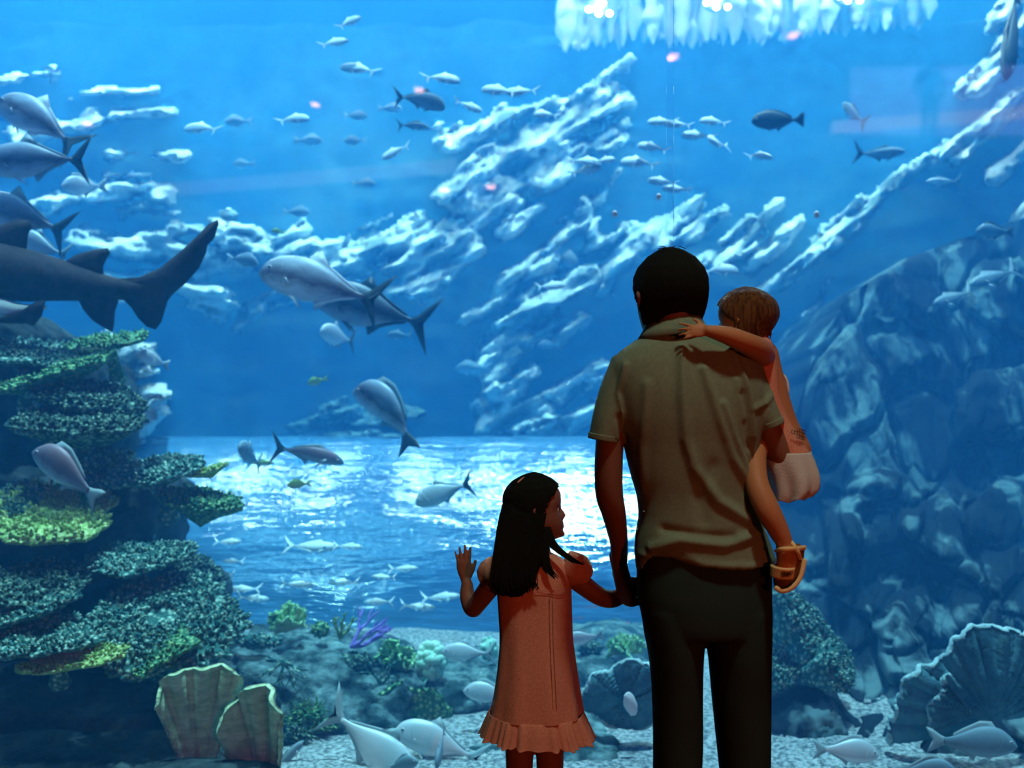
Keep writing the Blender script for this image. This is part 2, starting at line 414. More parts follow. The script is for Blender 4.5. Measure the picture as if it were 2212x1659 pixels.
# ---- pale rock outcrops on the far side: each one continuous mass of slabs
def outcrop(name, strokes, D, label, mat_=None, seed=1, fat=1.0, cell=5.0):
    S = np.array([q[:5] for q in strokes], float); mar = 46
    x0, x1 = S[:, [0, 2]].min() - mar, S[:, [0, 2]].max() + mar; y0, y1 = S[:, [1, 3]].min() - mar, S[:, [1, 3]].max() + mar
    nu, nv = int((x1 - x0) / cell), int((y1 - y0) / cell)
    U, Q = np.meshgrid(np.linspace(x0, x1, nu), np.linspace(y1, y0, nv)); U = U.ravel(); Q = Q.ravel()
    k = 1 / 60.0
    wx = fbm(np.stack([U * k, Q * k, U * 0 + 3], 1), 3, seed) * 14; wy = fbm(np.stack([U * k, Q * k, U * 0 + 9], 1), 3, seed + 5) * 14
    f = np.full(len(U), -9.0); th = np.zeros(len(U)); hh = np.zeros(len(U))
    for j, (ax, ay, bx, by, wd) in enumerate(S):
        dx, dy = bx - ax, by - ay; L2 = dx * dx + dy * dy + 1e-6
        t = np.clip(((U + wx - ax) * dx + (Q + wy - ay) * dy) / L2, 0, 1)
        d = np.hypot(U + wx - ax - t * dx, Q + wy - ay - t * dy); g = (1 - d / (wd * .66 * fat)) * min(1.0, wd / 34)
        th = np.where(g > f, math.atan2(dy, dx), th); hh = np.where(g > f, ((j * 37 + seed * 13) % 10) / 10.0, hh); f = np.maximum(f, g)
    tm = math.atan2((S[:, 3] - S[:, 1]).sum(), (S[:, 2] - S[:, 0]).sum())
    al = U * math.cos(tm) + Q * math.sin(tm); ac = -U * math.sin(tm) + Q * math.cos(tm)
    n1 = fbm(np.stack([al / 70, ac / 20, U * 0], 1), 5, seed + 11); n2 = fbm(np.stack([al / 26, ac / 9, U * 0 + 5], 1), 4, seed + 12, True)
    f = f + n1 * 1.0 + n2 * .12 + .06
    s_ = np.clip(f / .55, 0, 1); s_ = s_ * s_ * (3 - 2 * s_)
    step = np.floor((n1 * 1.6 + hh) * 3) / 3
    DD = D + 1.0 - s_ * 1.0 - step * .16 - n2 * .05 - n1 * .25 - (Q - y0) / (y1 - y0) * .6
    DD = np.where(f < .02, DD + 1.2, DD)
    V = np.stack([(U - 1106) / FPX * DD, DD, EYE + (829.5 - Q) / FPX * DD], 1)
    ok = f > -.04; F = [q for q in grid_faces(nu, nv, False) if ok[q[0]] and ok[q[1]] and ok[q[2]] and ok[q[3]]]
    used = np.unique(np.array(F).ravel()); re = -np.ones(len(V), int); re[used] = np.arange(len(used))
    Vf = V[used]; Ff = [tuple(re[i] for i in q) for q in F]; nf = len(Vf)
    Db = D + 2.6; Vb = Vf * (Db / Vf[:, 1])[:, None]; Vb[:, 2] = EYE + (Vf[:, 2] - EYE) * Db / Vf[:, 1]
    cnt = {}
    for q in Ff:
        for i in range(4):
            e_ = (q[i], q[(i + 1) % 4]); cnt[e_] = 1
    rim = [(a_, b_) for (a_, b_) in cnt if (b_, a_) not in cnt]
    o = mk('rock_outcrop', np.vstack([Vf, Vb]), Ff + [tuple(i + nf for i in q[::-1]) for q in Ff] + [(b_, a_, a_ + nf, b_ + nf) for a_, b_ in rim], mat_ or M['rock_pale'])
    tag(o, label, 'rock', 'pale rock outcrops along the far side of the tank'); return o
outcrop('a', [(985, 410, 1080, 330, 62), (975, 300, 1090, 262, 44), (1100, 330, 1200, 245, 66), (1060, 425, 1200, 340, 80), (1180, 300, 1290, 205, 52),
              (1270, 205, 1365, 130, 26), (1240, 265, 1325, 175, 20), (1200, 375, 1320, 285, 44), (1300, 250, 1350, 215, 26), (1290, 305, 1340, 265, 24), (1120, 405, 1240, 350, 60), (1020, 460, 1120, 400, 40)],
        11.8, 'pale jagged rock ridge rising to a point in the middle of the far wall', seed=3)
outcrop('b', [(960, 520, 1100, 440, 55), (1080, 505, 1170, 450, 34), (1070, 640, 1270, 455, 26), (1010, 695, 1200, 560, 24), (1120, 650, 1290, 515, 24), (1250, 560, 1290, 470, 18),
              (1300, 610, 1370, 500, 46), (1360, 530, 1490, 465, 60), (1480, 505, 1570, 462, 34), (1290, 440, 1340, 380, 14), (1440, 610, 1530, 560, 30)],
        11.5, 'pale slanting rock slabs around and left of the man\'s head', seed=4)
outcrop('c', [(1560, 570, 1680, 445, 28), (1625, 580, 1720, 485, 26), (1700, 610, 1830, 475, 32), (1740, 520, 1860, 440, 18), (1800, 530, 1935, 400, 22), (1930, 405, 2080, 300, 22), (1600, 650, 1720, 590, 26), (1745, 690, 1790, 610, 20), (1560, 520, 1620, 470, 20)],
        11.2, 'pale diagonal rock ridge above the toddler\'s head climbing right', seed=5)
outcrop('d', [(2060, 330, 2225, 190, 36), (2110, 190, 2230, 80, 46), (2150, 380, 2240, 300, 30), (2160, 60, 2240, -20, 60), (2195, 500, 2240, 420, 30)],
        10.6, 'pale rock shelf in the top right corner of the tank', seed=6)
outcrop('e', [(1050, 765, 1180, 690, 52), (1090, 725, 1200, 635, 44), (1150, 655, 1265, 600, 44), (1045, 800, 1110, 770, 34), (1065, 850, 1125, 838, 34), (1050, 905, 1170, 885, 48),
              (1200, 860, 1290, 800, 44), (1225, 925, 1290, 880, 36), (1120, 820, 1160, 800, 20), (1120, 960, 1200, 930, 30), (1210, 740, 1260, 690, 30)],
        11.0, 'broken pale boulders left of the man\'s shoulder above the tunnel', seed=7)
outcrop('f', [(40, 285, 200, 262, 34), (245, 252, 370, 240, 18), (235, 330, 400, 340, 18), (190, 420, 365, 412, 34), (40, 460, 160, 430, 26), (230, 375, 330, 385, 14), (0, 175, 120, 150, 26), (150, 205, 340, 190, 14), (250, 455, 380, 460, 10)],
        10.6, 'layered pale rock ledges behind the fish at upper left', seed=8)
outcrop('g', [(170, 520, 340, 545, 44), (300, 525, 470, 560, 40), (240, 600, 350, 620, 44), (395, 610, 475, 665, 46), (480, 495, 570, 530, 44), (380, 505, 470, 500, 20), (180, 660, 260, 640, 30), (420, 590, 520, 570, 34)],
        9.8, 'pale rock shelf behind the shark tail', seed=9)
outcrop('h', [(560, 560, 660, 500, 44), (520, 695, 650, 615, 30), (640, 520, 770, 570, 50), (720, 570, 900, 495, 56), (850, 590, 970, 515, 50), (900, 630, 1020, 520, 36), (760, 660, 900, 600, 26), (960, 600, 1040, 540, 20)],
        11.3, 'broad pale rock slope behind the two large jacks', seed=10)
outcrop('i', [(640, 925, 760, 900, 30), (720, 905, 890, 885, 34), (700, 950, 860, 940, 26), (690, 895, 740, 860, 16)],
        10.3, 'low coral crusted rock just behind the middle of the tunnel', M['rock_mound'], seed=11)
outcrop('j', [(200, 800, 290, 770, 70), (220, 870, 320, 860, 80), (270, 930, 325, 900, 44), (170, 760, 230, 740, 40)],
        7.2, 'smooth pale boulder beyond the stacked plate corals', seed=12)

# ---- the near rock face on the right: a leaning wall of cracked blocks
def worley(p, seed, aniso=(1, 1)):
    p = p * np.array(aniso); i = np.floor(p).astype(np.int64); best = np.full(len(p), 9.); second = best.copy(); val = np.zeros(len(p))
    for a in (-1, 0, 1):
        for b in (-1, 0, 1):
            ci, cj = i[:, 0] + a, i[:, 1] + b; z = np.zeros_like(ci)
            fx = ci + .5 + .42 * _h(ci, cj, z, seed); fy = cj + .5 + .42 * _h(ci, cj, z + 1, seed)
            d = np.hypot(p[:, 0] - fx, p[:, 1] - fy); h = _h(ci, cj, z + 2, seed)
            nb = d < best; second = np.where(nb, best, np.minimum(second, d)); val = np.where(nb, h, val); best = np.where(nb, d, best)
    return val, second - best
def top_line(px):
    return np.interp(px, [1660, 1700, 1760, 1830, 1950, 2212, 2600], [1180, 960, 760, 640, 560, 470, 330])
nu, nv = 300, 260
U, T = np.meshgrid(np.linspace(1660, 2560, nu), np.linspace(0, 1, nv)); U = U.ravel(); T = T.ravel()
tl = top_line(U); PY = 1680 + (tl - 1680) * T
Dn = np.interp(PY, [330, 560, 1100, 1590, 1700], [9.8, 8.8, 7.3, 4.66, 4.40])
q = np.stack([U, PY], 1) / 100.0; q3 = np.stack([U / 100, PY / 100, U * 0], 1)
warp = np.stack([fbm(q3 * .8, 3, 21), fbm(q3 * .8, 3, 22)], 1) * .7
h1, e1 = worley(q + warp, 31, (.85, .55)); h2, e2 = worley(q + warp * .6, 32, (2.2, 1.0))
rel = h1 * .28 + h2 * .05 + np.minimum(e1, .25) * .7 + np.minimum(e2, .2) * .12 + fbm(q3 * 2.2, 4, 23) * .07
for bx, by, br, bh in ((1905, 1105, 95, .5), (1810, 1190, 90, .35), (2040, 1130, 90, .35), (2150, 1105, 80, .4), (1800, 1330, 90, .2), (2170, 1290, 120, .3), (1940, 1330, 80, .25)):
    d = np.hypot((U - bx) / br, (PY - by) / br); rel = rel + bh * np.sqrt(np.clip(1 - d * d, 0, 1))
D = Dn - rel * np.interp(PY, [500, 1500, 1650], [1, .8, .2])
V = np.stack([(U - 1106) / FPX * D, D, EYE + (829.5 - PY) / FPX * D], 1)
F = grid_faces(nu, nv, False)
# the crest runs back to the wall behind
crest = V[-nu:].copy(); n0 = len(V); rows = [V]
for k in (1.0, 2.5, 5.5):
    c = crest.copy(); c[:, 1] += k; c[:, 2] -= .1 * k; rows.append(c)
V2 = np.vstack(rows); F2 = grid_faces(nu, nv + 3, False)
o = mk('rock_cliff', V2, F2, M['rock_side'])
tag(o, 'tall stained rock face with vertical cracks filling the right side of the tank', 'rock')

def boulder(px, py, rx, ry, D, dep, seed, label, m='rock', rough=.16, boxy=.5, group=None, ang=0, freq=1.6, name='reef_rock', sub=5):
    c = P(px, py, D); s = D / FPX
    R = np.array(Matrix.Rotation(math.radians(-ang), 3, 'Y'))
    V, F = rock_geo((rx * s, dep, ry * s), seed, sub, rough, freq, boxy, R, c)
    o = mk(name, V, F, M[m]); tag(o, label, 'rock', group); return o
G = 'dark reef rocks at lower left'
boulder(90, 1640, 480, 230, 5.1, .75, 1, 'huge dark rock base at the bottom left corner', group=G, sub=6)
boulder(40, 1230, 300, 300, 5.75, .7, 2, 'dark rock mass behind the stacked plate corals', group=G, sub=6)
boulder(305, 1150, 78, 150, 5.35, .4, 3, 'dark rock pillar under the raised plate corals', group=G, ang=-14)
boulder(120, 930, 165, 190, 5.85, .5, 4, 'dark rock under the two bushy coral shelves', group=G)
boulder(20, 745, 125, 85, 5.7, .5, 5, 'dark rock tip just below the shark', group=G, ang=-25)
boulder(400, 1320, 90, 90, 5.4, .4, 6, 'dark rock knob above the mound at lower left', group=G)
boulder(700, 1500, 235, 128, 5.3, .6, 7, 'large coral crusted mound left of the girl', 'rock_mound', .2, sub=6, ang=-8)
boulder(470, 1590, 220, 190, 5.15, .5, 8, 'dark rock behind the two pale leaf corals', group=G, sub=6)
boulder(800, 1640, 125, 75, 4.9, .4, 9, 'rough dark rock under the large jack at the bottom', 'rock_mound', .22)
boulder(1000, 1590, 120, 95, 5.5, .5, 10, 'crusted rock behind the fish left of the girl\'s dress', 'rock_mound', .22)
boulder(1290, 1500, 140, 105, 5.8, .5, 11, 'crusted rock between the girl and the man', 'rock_mound', .22)
boulder(1345, 1640, 130, 62, 5.2, .4, 12, 'low rock under the grey plate coral by the man\'s leg', 'rock_mound', .22)
boulder(1385, 1300, 75, 215, 7.7, .6, 13, 'tall blue rock slope seen behind the man\'s arm', 'rock_side', .16, ang=25)
boulder(1560, 1560, 130, 90, 5.9, .5, 14, 'rock seen between the man\'s legs', 'rock_mound', .2)
boulder(1690, 1560, 110, 75, 5.5, .5, 15, 'slanting rock right of the man\'s leg', 'rock_side', .16, ang=30)
boulder(980, 1690, 130, 70, 4.9, .4, 16, 'pebbly rock below the fish at the girl\'s hem', 'rock_mound', .2)

boulder(620, 1690, 170, 70, 4.55, .3, 17, 'dark rock foot between the leaf corals and the diving jack', group=G)
boulder(905, 1655, 150, 60, 4.75, .35, 18, 'pebbly rock under the two pale jacks at the bottom', 'rock_mound', .22)
boulder(1330, 1440, 120, 85, 6.3, .5, 19, 'crusted rock ridge behind the green coral by the man', 'rock_mound', .22)
boulder(1060, 1500, 120, 90, 6.0, .5, 20, 'crusted rock rising behind the girl\'s dress', 'rock_mound', .22)
boulder(1215, 1585, 110, 60, 5.0, .35, 23, 'dark crusted rock at the right side of the dress hem', 'rock_mound', .2)

boulder(1000, 1500, 90, 55, 5.3, .35, 24, 'crusted rock below the flat pebbled coral ledge', 'rock_mound', .22)
boulder(1268, 1632, 80, 34, 4.5, .2, 25, 'small crusted rock between the dress hem and the man\'s trousers', 'rock_mound', .22)
boulder(1725, 1560, 95, 55, 4.85, .3, 26, 'dark rock at the foot of the cliff beside the trouser leg', 'rock_side', .16, ang=20)
boulder(1080, 1630, 90, 36, 4.6, .2, 27, 'crusted rock hidden partly by the dress ruffle', 'rock_mound', .2)

boulder(120, 1690, 400, 95, 4.28, .3, 28, 'long dark rock along the bottom edge at far left', group=G)
boulder(450, 1712, 190, 62, 3.98, .16, 29, 'dark rock holding the two pale leaf corals', group=G)

# ---- falling curtain of white bubbles at the far top right, with the lamps above it
mb = MB(); r = random.Random(5)
for k in range(46):
    px = 1215 + k * 17.5 + r.uniform(-4, 4); d = 13.4 + r.uniform(-.5, .5)
    bot = 96 - 45 * max(0, (k - 20) / 26) + r.uniform(-12, 10) + (8 if k < 6 else 0)
    c0 = P(px, -60, d); c1 = P(px + r.uniform(-5, 5), bot, d); n = 9
    pts = [c0.lerp(c1, t) for t in np.linspace(0, 1, n)]
    rr = [max(.012, .125 * (1 - t ** 7) * r.uniform(.6, 1.2)) for t in np.linspace(0, 1, n)]
    V, F = tube(pts, rr, 10, 24); V = V + fbm(V * 5, 3, 40)[:, None] * .06
    mb.add(V, F)
    for q in range(3):
        b, f = ico(1); s = r.uniform(.015, .05); cc = P(px + r.uniform(-14, 14), r.uniform(-40, bot), d + r.uniform(-.2, .2)); mb.add(b * s + np.array(cc), f)
mfoam = mat('white foam', (.42, .37, .34), .9, .1)
o = mk('bubble_curtain', *mb.arr(), mfoam); tag(o, 'bright white curtain of falling bubbles at the top of the tank', 'bubbles', kind='stuff')
for k, (px, py) in enumerate(((1292, 22), (1545, 8), (1828, -6))):
    c = P(px, py, 12.0); t = empty('floodlight', c, ['cream floodlight glowing left in the bubble curtain', 'cream floodlight glowing mid bubble curtain', 'cream floodlight glowing right in the bubble curtain'][k], 'lamp')
    b, f = ico(3); mk('housing', b * [.13, .13, .10] + np.array(c + Vector((0, .10, .05))), f, M['fin'], parent=t)
    for j in range(6): mk('bulb', b * [.038, .03, .034] + np.array(c) + [math.cos(j * 2.4) * .03 * j, -.02 * j, math.sin(j * 2.4) * .028 * j], f, M['lamp_cream'], parent=t)
# gantry floodlights above the water, mirrored in the tunnel's crown
r = random.Random(11)
for k in range(22):
    x = -6.0 + (k % 11) * 1.15 + r.uniform(-.3, .3); y = 9.2 + (k // 11) * 3.2 + r.uniform(-.8, .8); z = 6.85
    if y > 13.6: y = 13.6
    V, F = tube([(x, y, z), (x, y, z + .04)], [(.26, .26), (.26, .26)], 20, 3, ref=(1, 0, 0), cap=False)
    o = mk('overhead_floodlight', V, F, M['lamp_cool']); tag(o, 'round white floodlight hanging above the open top of the tank', 'lamp', 'floodlights above the water')

# ---- the visitors' hall behind the camera, mirrored faintly in the pane
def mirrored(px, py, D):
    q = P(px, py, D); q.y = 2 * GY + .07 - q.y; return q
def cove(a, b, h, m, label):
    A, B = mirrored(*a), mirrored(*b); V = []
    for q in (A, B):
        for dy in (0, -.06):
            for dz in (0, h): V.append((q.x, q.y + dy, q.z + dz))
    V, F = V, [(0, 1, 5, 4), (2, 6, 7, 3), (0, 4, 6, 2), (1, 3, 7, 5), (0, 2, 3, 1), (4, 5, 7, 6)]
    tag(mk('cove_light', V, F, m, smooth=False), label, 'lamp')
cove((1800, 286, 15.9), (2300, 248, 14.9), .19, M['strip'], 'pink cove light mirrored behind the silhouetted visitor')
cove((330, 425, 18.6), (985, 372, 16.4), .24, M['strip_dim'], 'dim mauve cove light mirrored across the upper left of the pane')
cove((1840, 328, 16.9), (2320, 322, 16.9), 1.45, M['panel'], 'mauve glow panel added behind the dark figure, mirrored')
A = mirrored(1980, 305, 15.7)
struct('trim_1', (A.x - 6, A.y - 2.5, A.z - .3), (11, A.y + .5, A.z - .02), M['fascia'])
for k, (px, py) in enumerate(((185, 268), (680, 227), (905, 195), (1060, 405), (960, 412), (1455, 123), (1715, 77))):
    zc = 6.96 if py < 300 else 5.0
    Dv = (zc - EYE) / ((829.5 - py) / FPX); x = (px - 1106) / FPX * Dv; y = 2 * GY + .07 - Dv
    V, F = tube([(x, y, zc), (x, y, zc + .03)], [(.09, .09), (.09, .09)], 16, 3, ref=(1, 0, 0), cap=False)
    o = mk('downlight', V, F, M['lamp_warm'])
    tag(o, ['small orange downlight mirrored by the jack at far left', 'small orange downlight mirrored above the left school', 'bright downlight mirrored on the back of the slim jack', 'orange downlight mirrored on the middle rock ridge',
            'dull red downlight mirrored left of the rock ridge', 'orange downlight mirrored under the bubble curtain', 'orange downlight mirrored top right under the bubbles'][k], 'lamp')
# ------------------------------------------------------------------ corals
def nubs(mb, Vs, Ns, count, r, h0, h1, seed):
    """little branch tips growing out of a coral's surface"""
    rs = np.random.RandomState(seed); idx = rs.choice(len(Vs), count)
    th = np.linspace(0, 2 * math.pi, 5, endpoint=False)
    for i in idx:
        n = Ns[i] + rs.uniform(-.45, .45, 3); n /= np.linalg.norm(n) + 1e-9
        a = np.cross(n, [.3, .9, .2]); a /= np.linalg.norm(a); b = np.cross(n, a); c = Vs[i] + rs.uniform(-.5, .5, 3) * r
        h = rs.uniform(h0, h1); rr = r * rs.uniform(.7, 1.2)
        ring = lambda rad, hh: c + n * hh + np.outer(np.cos(th), a) * rad + np.outer(np.sin(th), b) * rad
        V = np.vstack([ring(rr, -.3 * h), ring(rr * .95, h * .6), ring(rr * .5, h), [c + n * h * 1.1]])
        mb.add(V, grid_faces(5, 3) + [(10 + k, 10 + (k + 1) % 5, 15) for k in range(5)])

def plate_coral(px, py, D, rx, dep, thick, label, m, seed, roll=0, tilt=10, tips=350, tip=.02, lumpy=.12, stalk=True, group=None, taper=0):
    """horizontal table coral: irregular rim, thin lip, bristly upper face, short stalk beneath"""
    s = D / FPX; RX = rx * s; na, nr = 84, 12
    th = np.linspace(0, 2 * math.pi, na, endpoint=False)
    base = 1 + fbm(np.stack([np.cos(th) * 1.8, np.sin(th) * 1.8, th * 0 + seed], 1), 4, seed) * .45
    mb = MB(); top = []
    for j in range(nr):
        t = (j + .001) / (nr - 1); x = np.cos(th) * base * RX * t; y = np.sin(th) * base * dep * t
        y = y * (1 - taper * (x / RX))
        z = thick * .5 * (1 - t ** 6) + thick * .35 * t * t
        top.append(np.stack([x, y, np.full(na, z)], 1))
    top = np.vstack(top); top[:, 2] += fbm(top / RX * 3.5 + seed, 4, seed + 1) * lumpy * RX * .5
    bot = []
    for j in range(nr):
        t = 1 - j / (nr - 1); x = np.cos(th) * base * RX * t * .985; y = np.sin(th) * base * dep * t * .985 * (1 - taper * (x / RX))
        z = -thick * .35 - thick * 1.4 * (1 - t) ** 1.5 + thick * .35 * t * t
        bot.append(np.stack([x, y, z + 0 * x], 1))
    bot = np.vstack(bot); bot[:, 2] += fbm(np.stack([bot[:, 0], bot[:, 1], bot[:, 2] * 0], 1) / RX * 3.5 + seed, 4, seed + 1) * lumpy * RX * .5
    V = np.vstack([top, bot]); F = grid_faces(na, 2 * nr)
    F = [tuple(f) for f in F]
    mb.add(V, F)
    N = np.tile([0, 0, 1.], (len(top), 1)); rimn = np.stack([np.cos(th), np.sin(th), th * 0 + .5], 1)
    N[-na:] = rimn; N[-2 * na:-na] = rimn * .5 + [0, 0, .6]
    outer = top[na * 3:]; No = N[na * 3:]
    nubs(mb, outer, No, tips, tip * .42, tip * .5, tip * 1.3, seed + 3)
    if stalk:
        V2, F2 = tube([(0, 0, -thick * 1.2), (RX * .05, .02, -thick * 2.2 - RX * .25), (0, .05, -thick * 3 - RX * .5)], [(RX * .22, dep * .22), (RX * .14, dep * .16), (RX * .2, dep * .2)], 14); mb.add(V2, F2)
    R = Matrix.Rotation(math.radians(-roll), 3, 'Y') @ Matrix.Rotation(math.radians(tilt), 3, 'X')
    V, F = mb.arr(); V = V @ np.array(R).T + np.array(P(px, py, D))
    o = mk('plate_coral', V, F, M[m]); tag(o, label, 'coral', group); return o
GP = 'plate corals stacked on the left reef'
pc = plate_coral
pc(55, 768, 5.0, 125, .22, .045, 'thin pale green plate coral just below the shark fin, highest at the left edge', 'coral_grey', 1, roll=-9, tilt=13, group=GP)
pc(228, 742, 5.2, 95, .20, .03, 'smooth green plate coral tilted upward below the shark tail', 'coral_green', 2, roll=7, tilt=16, tips=160, group=GP, lumpy=.06)
pc(120, 812, 4.9, 140, .16, .05, 'long yellow green coral ridge rising to the right under the shark', 'coral_green', 3, roll=17, tilt=10, tips=500, group=GP)
pc(185, 868, 4.9, 108, .2, .075, 'dark bushy coral shelf above the thick brown one', 'coral_dark', 4, roll=-10, tilt=14, tips=700, tip=.026, group=GP)
pc(168, 922, 4.8, 128, .2, .085, 'thick brown bushy coral shelf with a frilled double rim', 'coral_dark', 5, roll=-2, tilt=14, tips=900, tip=.026, group=GP)
pc(335, 1022, 4.9, 118, .16, .045, 'spiky plate coral whose thin tip points up right over the bright tunnel', 'coral_grey', 6, roll=7, tilt=16, tips=600, tip=.024, group=GP)
pc(452, 1018, 4.9, 42, .05, .02, 'slender pale coral finger at the tip of the raised plate', 'coral_yellow', 7, roll=17, tilt=6, tips=120, tip=.014, stalk=False, group=GP)
pc(435, 1092, 4.9, 82, .11, .065, 'club shaped dark green coral standing out over the bright tunnel', 'coral_green', 8, roll=-7, tilt=14, tips=600, tip=.024, stalk=False, group=GP)
pc(120, 1112, 4.7, 128, .25, .05, 'broad yellow green plate coral below the hazy reef fish', 'coral_yellow', 9, roll=-3, tilt=22, tips=700, tip=.024, group=GP, stalk=False)
pc(30, 1085, 4.8, 62, .2, .05, 'blue grey plate coral at the left edge beside the yellow green one', 'coral_grey', 10, roll=8, tilt=18, tips=400, group=GP)
pc(295, 1212, 4.6, 112, .17, .04, 'pale flat plate coral below the rock pillar', 'coral_grey', 11, roll=2, tilt=14, tips=600, tip=.022, group=GP)
pc(70, 1262, 4.42, 105, .2, .04, 'dull green plate coral at the left edge, upper of a close pair', 'coral_dark', 12, roll=-4, tilt=16, tips=500, group=GP)
pc(72, 1318, 4.28, 95, .12, .035, 'narrow pale plate coral at the left edge rising to the right', 'coral_grey', 13, roll=14, tilt=12, tips=500, group=GP)
pc(345, 1345, 4.45, 145, .3, .09, 'large bushy blue green coral spreading over the mound\'s left shoulder', 'coral_grey', 14, roll=-12, tilt=30, tips=1300, tip=.028, group=GP)
pc(100, 1382, 4.2, 116, .18, .04, 'long grey plate coral at the left edge above the yellow band', 'coral_grey', 15, roll=3, tilt=14, tips=600, group=GP)
pc(160, 1428, 4.12, 120, .07, .028, 'narrow yellow green coral lip slanting up right, lowest of the stack', 'coral_yellow', 16, roll=11, tilt=26, tips=260, tip=.014, stalk=False, group=GP)
pc(325, 1418, 4.25, 92, .12, .035, 'smooth green coral underside beside the yellow green lip', 'coral_green', 17, roll=17, tilt=24, tips=160, stalk=False, group=GP)
pc(425, 1250, 5.1, 56, .14, .07, 'dark rounded coral hanging off the reef\'s right edge', 'coral_dark', 18, roll=-38, tilt=12, tips=300, group=GP)
pc(220, 1000, 5.0, 70, .16, .06, 'dim reddish brown coral behind the hazy reef fish', 'coral_dark', 19, roll=-12, tilt=10, tips=250, group=GP)
# right hand side corals
pc(1745, 1390, 5.0, 118, .16, .15, 'large bristly teal coral leaning on the rock right of the man\'s leg', 'coral_grey', 21, roll=-52, tilt=30, tips=1300, tip=.022, stalk=False)
pc(1785, 1448, 4.8, 52, .12, .14, 'rounded bristly coral lump below the large teal one', 'coral_grey', 22, roll=-65, tilt=30, tips=600, tip=.018, stalk=False)
pc(1678, 1455, 4.9, 42, .1, .09, 'small bristly coral beside the man\'s trouser leg', 'coral_grey', 23, roll=-10, tilt=22, tips=300, tip=.018, stalk=False)
pc(985, 1478, 5.3, 85, .12, .03, 'flat pebbled coral ledge left of the girl\'s dress', 'coral_grey', 24, roll=-4, tilt=12, tips=500, tip=.016, stalk=False)

def sheet_coral(name, px, py, D, R, label, m, seed, a0=0, a1=180, cup=.35, waves=7, amp=.09, yaw=0, roll=0, tilt=0, rim=None, thick=.018, cat='coral', ecc=1.0, holl=.0):
    """a ruffled leaf: a fan of angles a0..a1, flaring out, folded more and more towards its rim"""
    na, nr = 120, 26; a = np.radians(np.linspace(a0, a1, na)); V = []
    for j in range(nr):
        t = holl + (1 - holl) * (j / (nr - 1)) + .02
        sN = np.linspace(-1, 1, na)
        e = (1 - .30 * np.abs(sN) ** 3.5 if a1 - a0 < 90 else 1) + .10 * np.sin(a * 3 + seed) + .06 * np.sin(a * 7 + seed * 2)
        rr = R * t * e; w_ = amp * R * t ** 2 * (np.sin(a * waves + seed) + .4 * np.sin(a * waves * 2.3 + seed * 1.7))
        V.append(np.stack([np.cos(a) * rr, -cup * R * t * t + w_, np.sin(a) * rr * ecc], 1))
    V = np.vstack(V); V[:, 1] += fbm(V / R * 4 + seed, 3, seed) * .03 * R + .004 * np.sin(np.hypot(V[:, 0], V[:, 2]) / R * 75)
    N = vnormals(V, grid_faces(na, nr, False))
    V2 = V - N * thick; n = len(V)
    F = grid_faces(na, nr, False); F2 = [tuple(i + n for i in f[::-1]) for f in F]
    edge = [(nr - 1) * na + i for i in range(na)]
    F3 = [(edge[i], edge[i] + n, edge[i + 1] + n, edge[i + 1]) for i in range(na - 1)]
    F3 += [(j * na, j * na + n, (j + 1) * na + n, (j + 1) * na) for j in range(nr - 1)] + [((j + 1) * na + na - 1, (j + 1) * na + na - 1 + n, j * na + na - 1 + n, j * na + na - 1) for j in range(nr - 1)]
    Rm = np.array(Matrix.Rotation(math.radians(yaw), 3, 'Z') @ Matrix.Rotation(math.radians(-roll), 3, 'Y') @ Matrix.Rotation(math.radians(tilt), 3, 'X'))
    c = np.array(P(px, py, D)); W = np.vstack([V, V2]) @ Rm.T + c
    if isinstance(label, tuple):
        return W, F + F2 + F3, (V @ Rm.T + c)[edge]
    o = mk(name, W, F + F2 + F3, M[m]); tag(o, label, cat)
    if rim:
        E_ = (V @ Rm.T + c)[edge]; Vt, Ft = tube(E_, [thick * .9] * len(E_), 6, na * 2); Vt = Vt + fbm(Vt * 40, 2, seed)[:, None] * thick * .5
        mk('rim', Vt, Ft, M[rim], parent=o)
    return o
s5 = 4.5 / FPX
sheet_coral('leaf_coral', 428, 1735, 4.15, 268 * s5 * .95, 'tall ribbed yellow leaf coral at the bottom, left of a pair', 'coral_pale', 3, a0=66, a1=112, cup=.12, waves=30, amp=.045, yaw=16, tilt=-6)
sheet_coral('leaf_coral', 560, 1780, 4.1, 272 * s5 * .95, 'broad ridged cream leaf coral at the bottom, right of a pair', 'coral_pale', 5, a0=66, a1=112, cup=.30, waves=24, amp=.05, yaw=-22, tilt=-10)
sheet_coral('cup_coral', 2135, 1550, 4.38, 172 * s5, 'huge ribbed cup coral at the right edge with a pale rim', 'coral_fan', 4, a0=-8, a1=205, cup=-.30, waves=24, amp=.030, yaw=12, tilt=14, rim='coral_rim', ecc=.95)
sheet_coral('cup_coral', 2092, 1536, 4.34, 75 * s5, 'small folded lobe under the huge cup coral', 'coral_fan', 9, a0=120, a1=260, cup=-.2, waves=8, amp=.05, yaw=10, tilt=10, rim='coral_rim')
sheet_coral('cup_coral', 1350, 1512, 4.5, 84 * 4.5 / FPX, 'round grey plate coral with a pale frilled rim between girl and man', 'coral_fan', 6, a0=0, a1=359.9, cup=-.25, waves=10, amp=.03, yaw=-14, tilt=12, roll=24, rim='coral_rim', ecc=.84)
sheet_coral('cup_coral', 880, 1560, 4.9, 86 * 4.9 / FPX, 'dark olive fan coral standing left of the lumpy coral', 'coral_green', 7, a0=5, a1=150, cup=.1, waves=5, amp=.03, yaw=12, tilt=-4)
b, f = ico(3); V = b.copy(); V = V * [.028, .012, .054] * (1 + fbm(V * 2, 3, 3)[:, None] * .25); V = V @ rot(-18, 'Y').T + np.array(P(1362, 1521, 4.38))
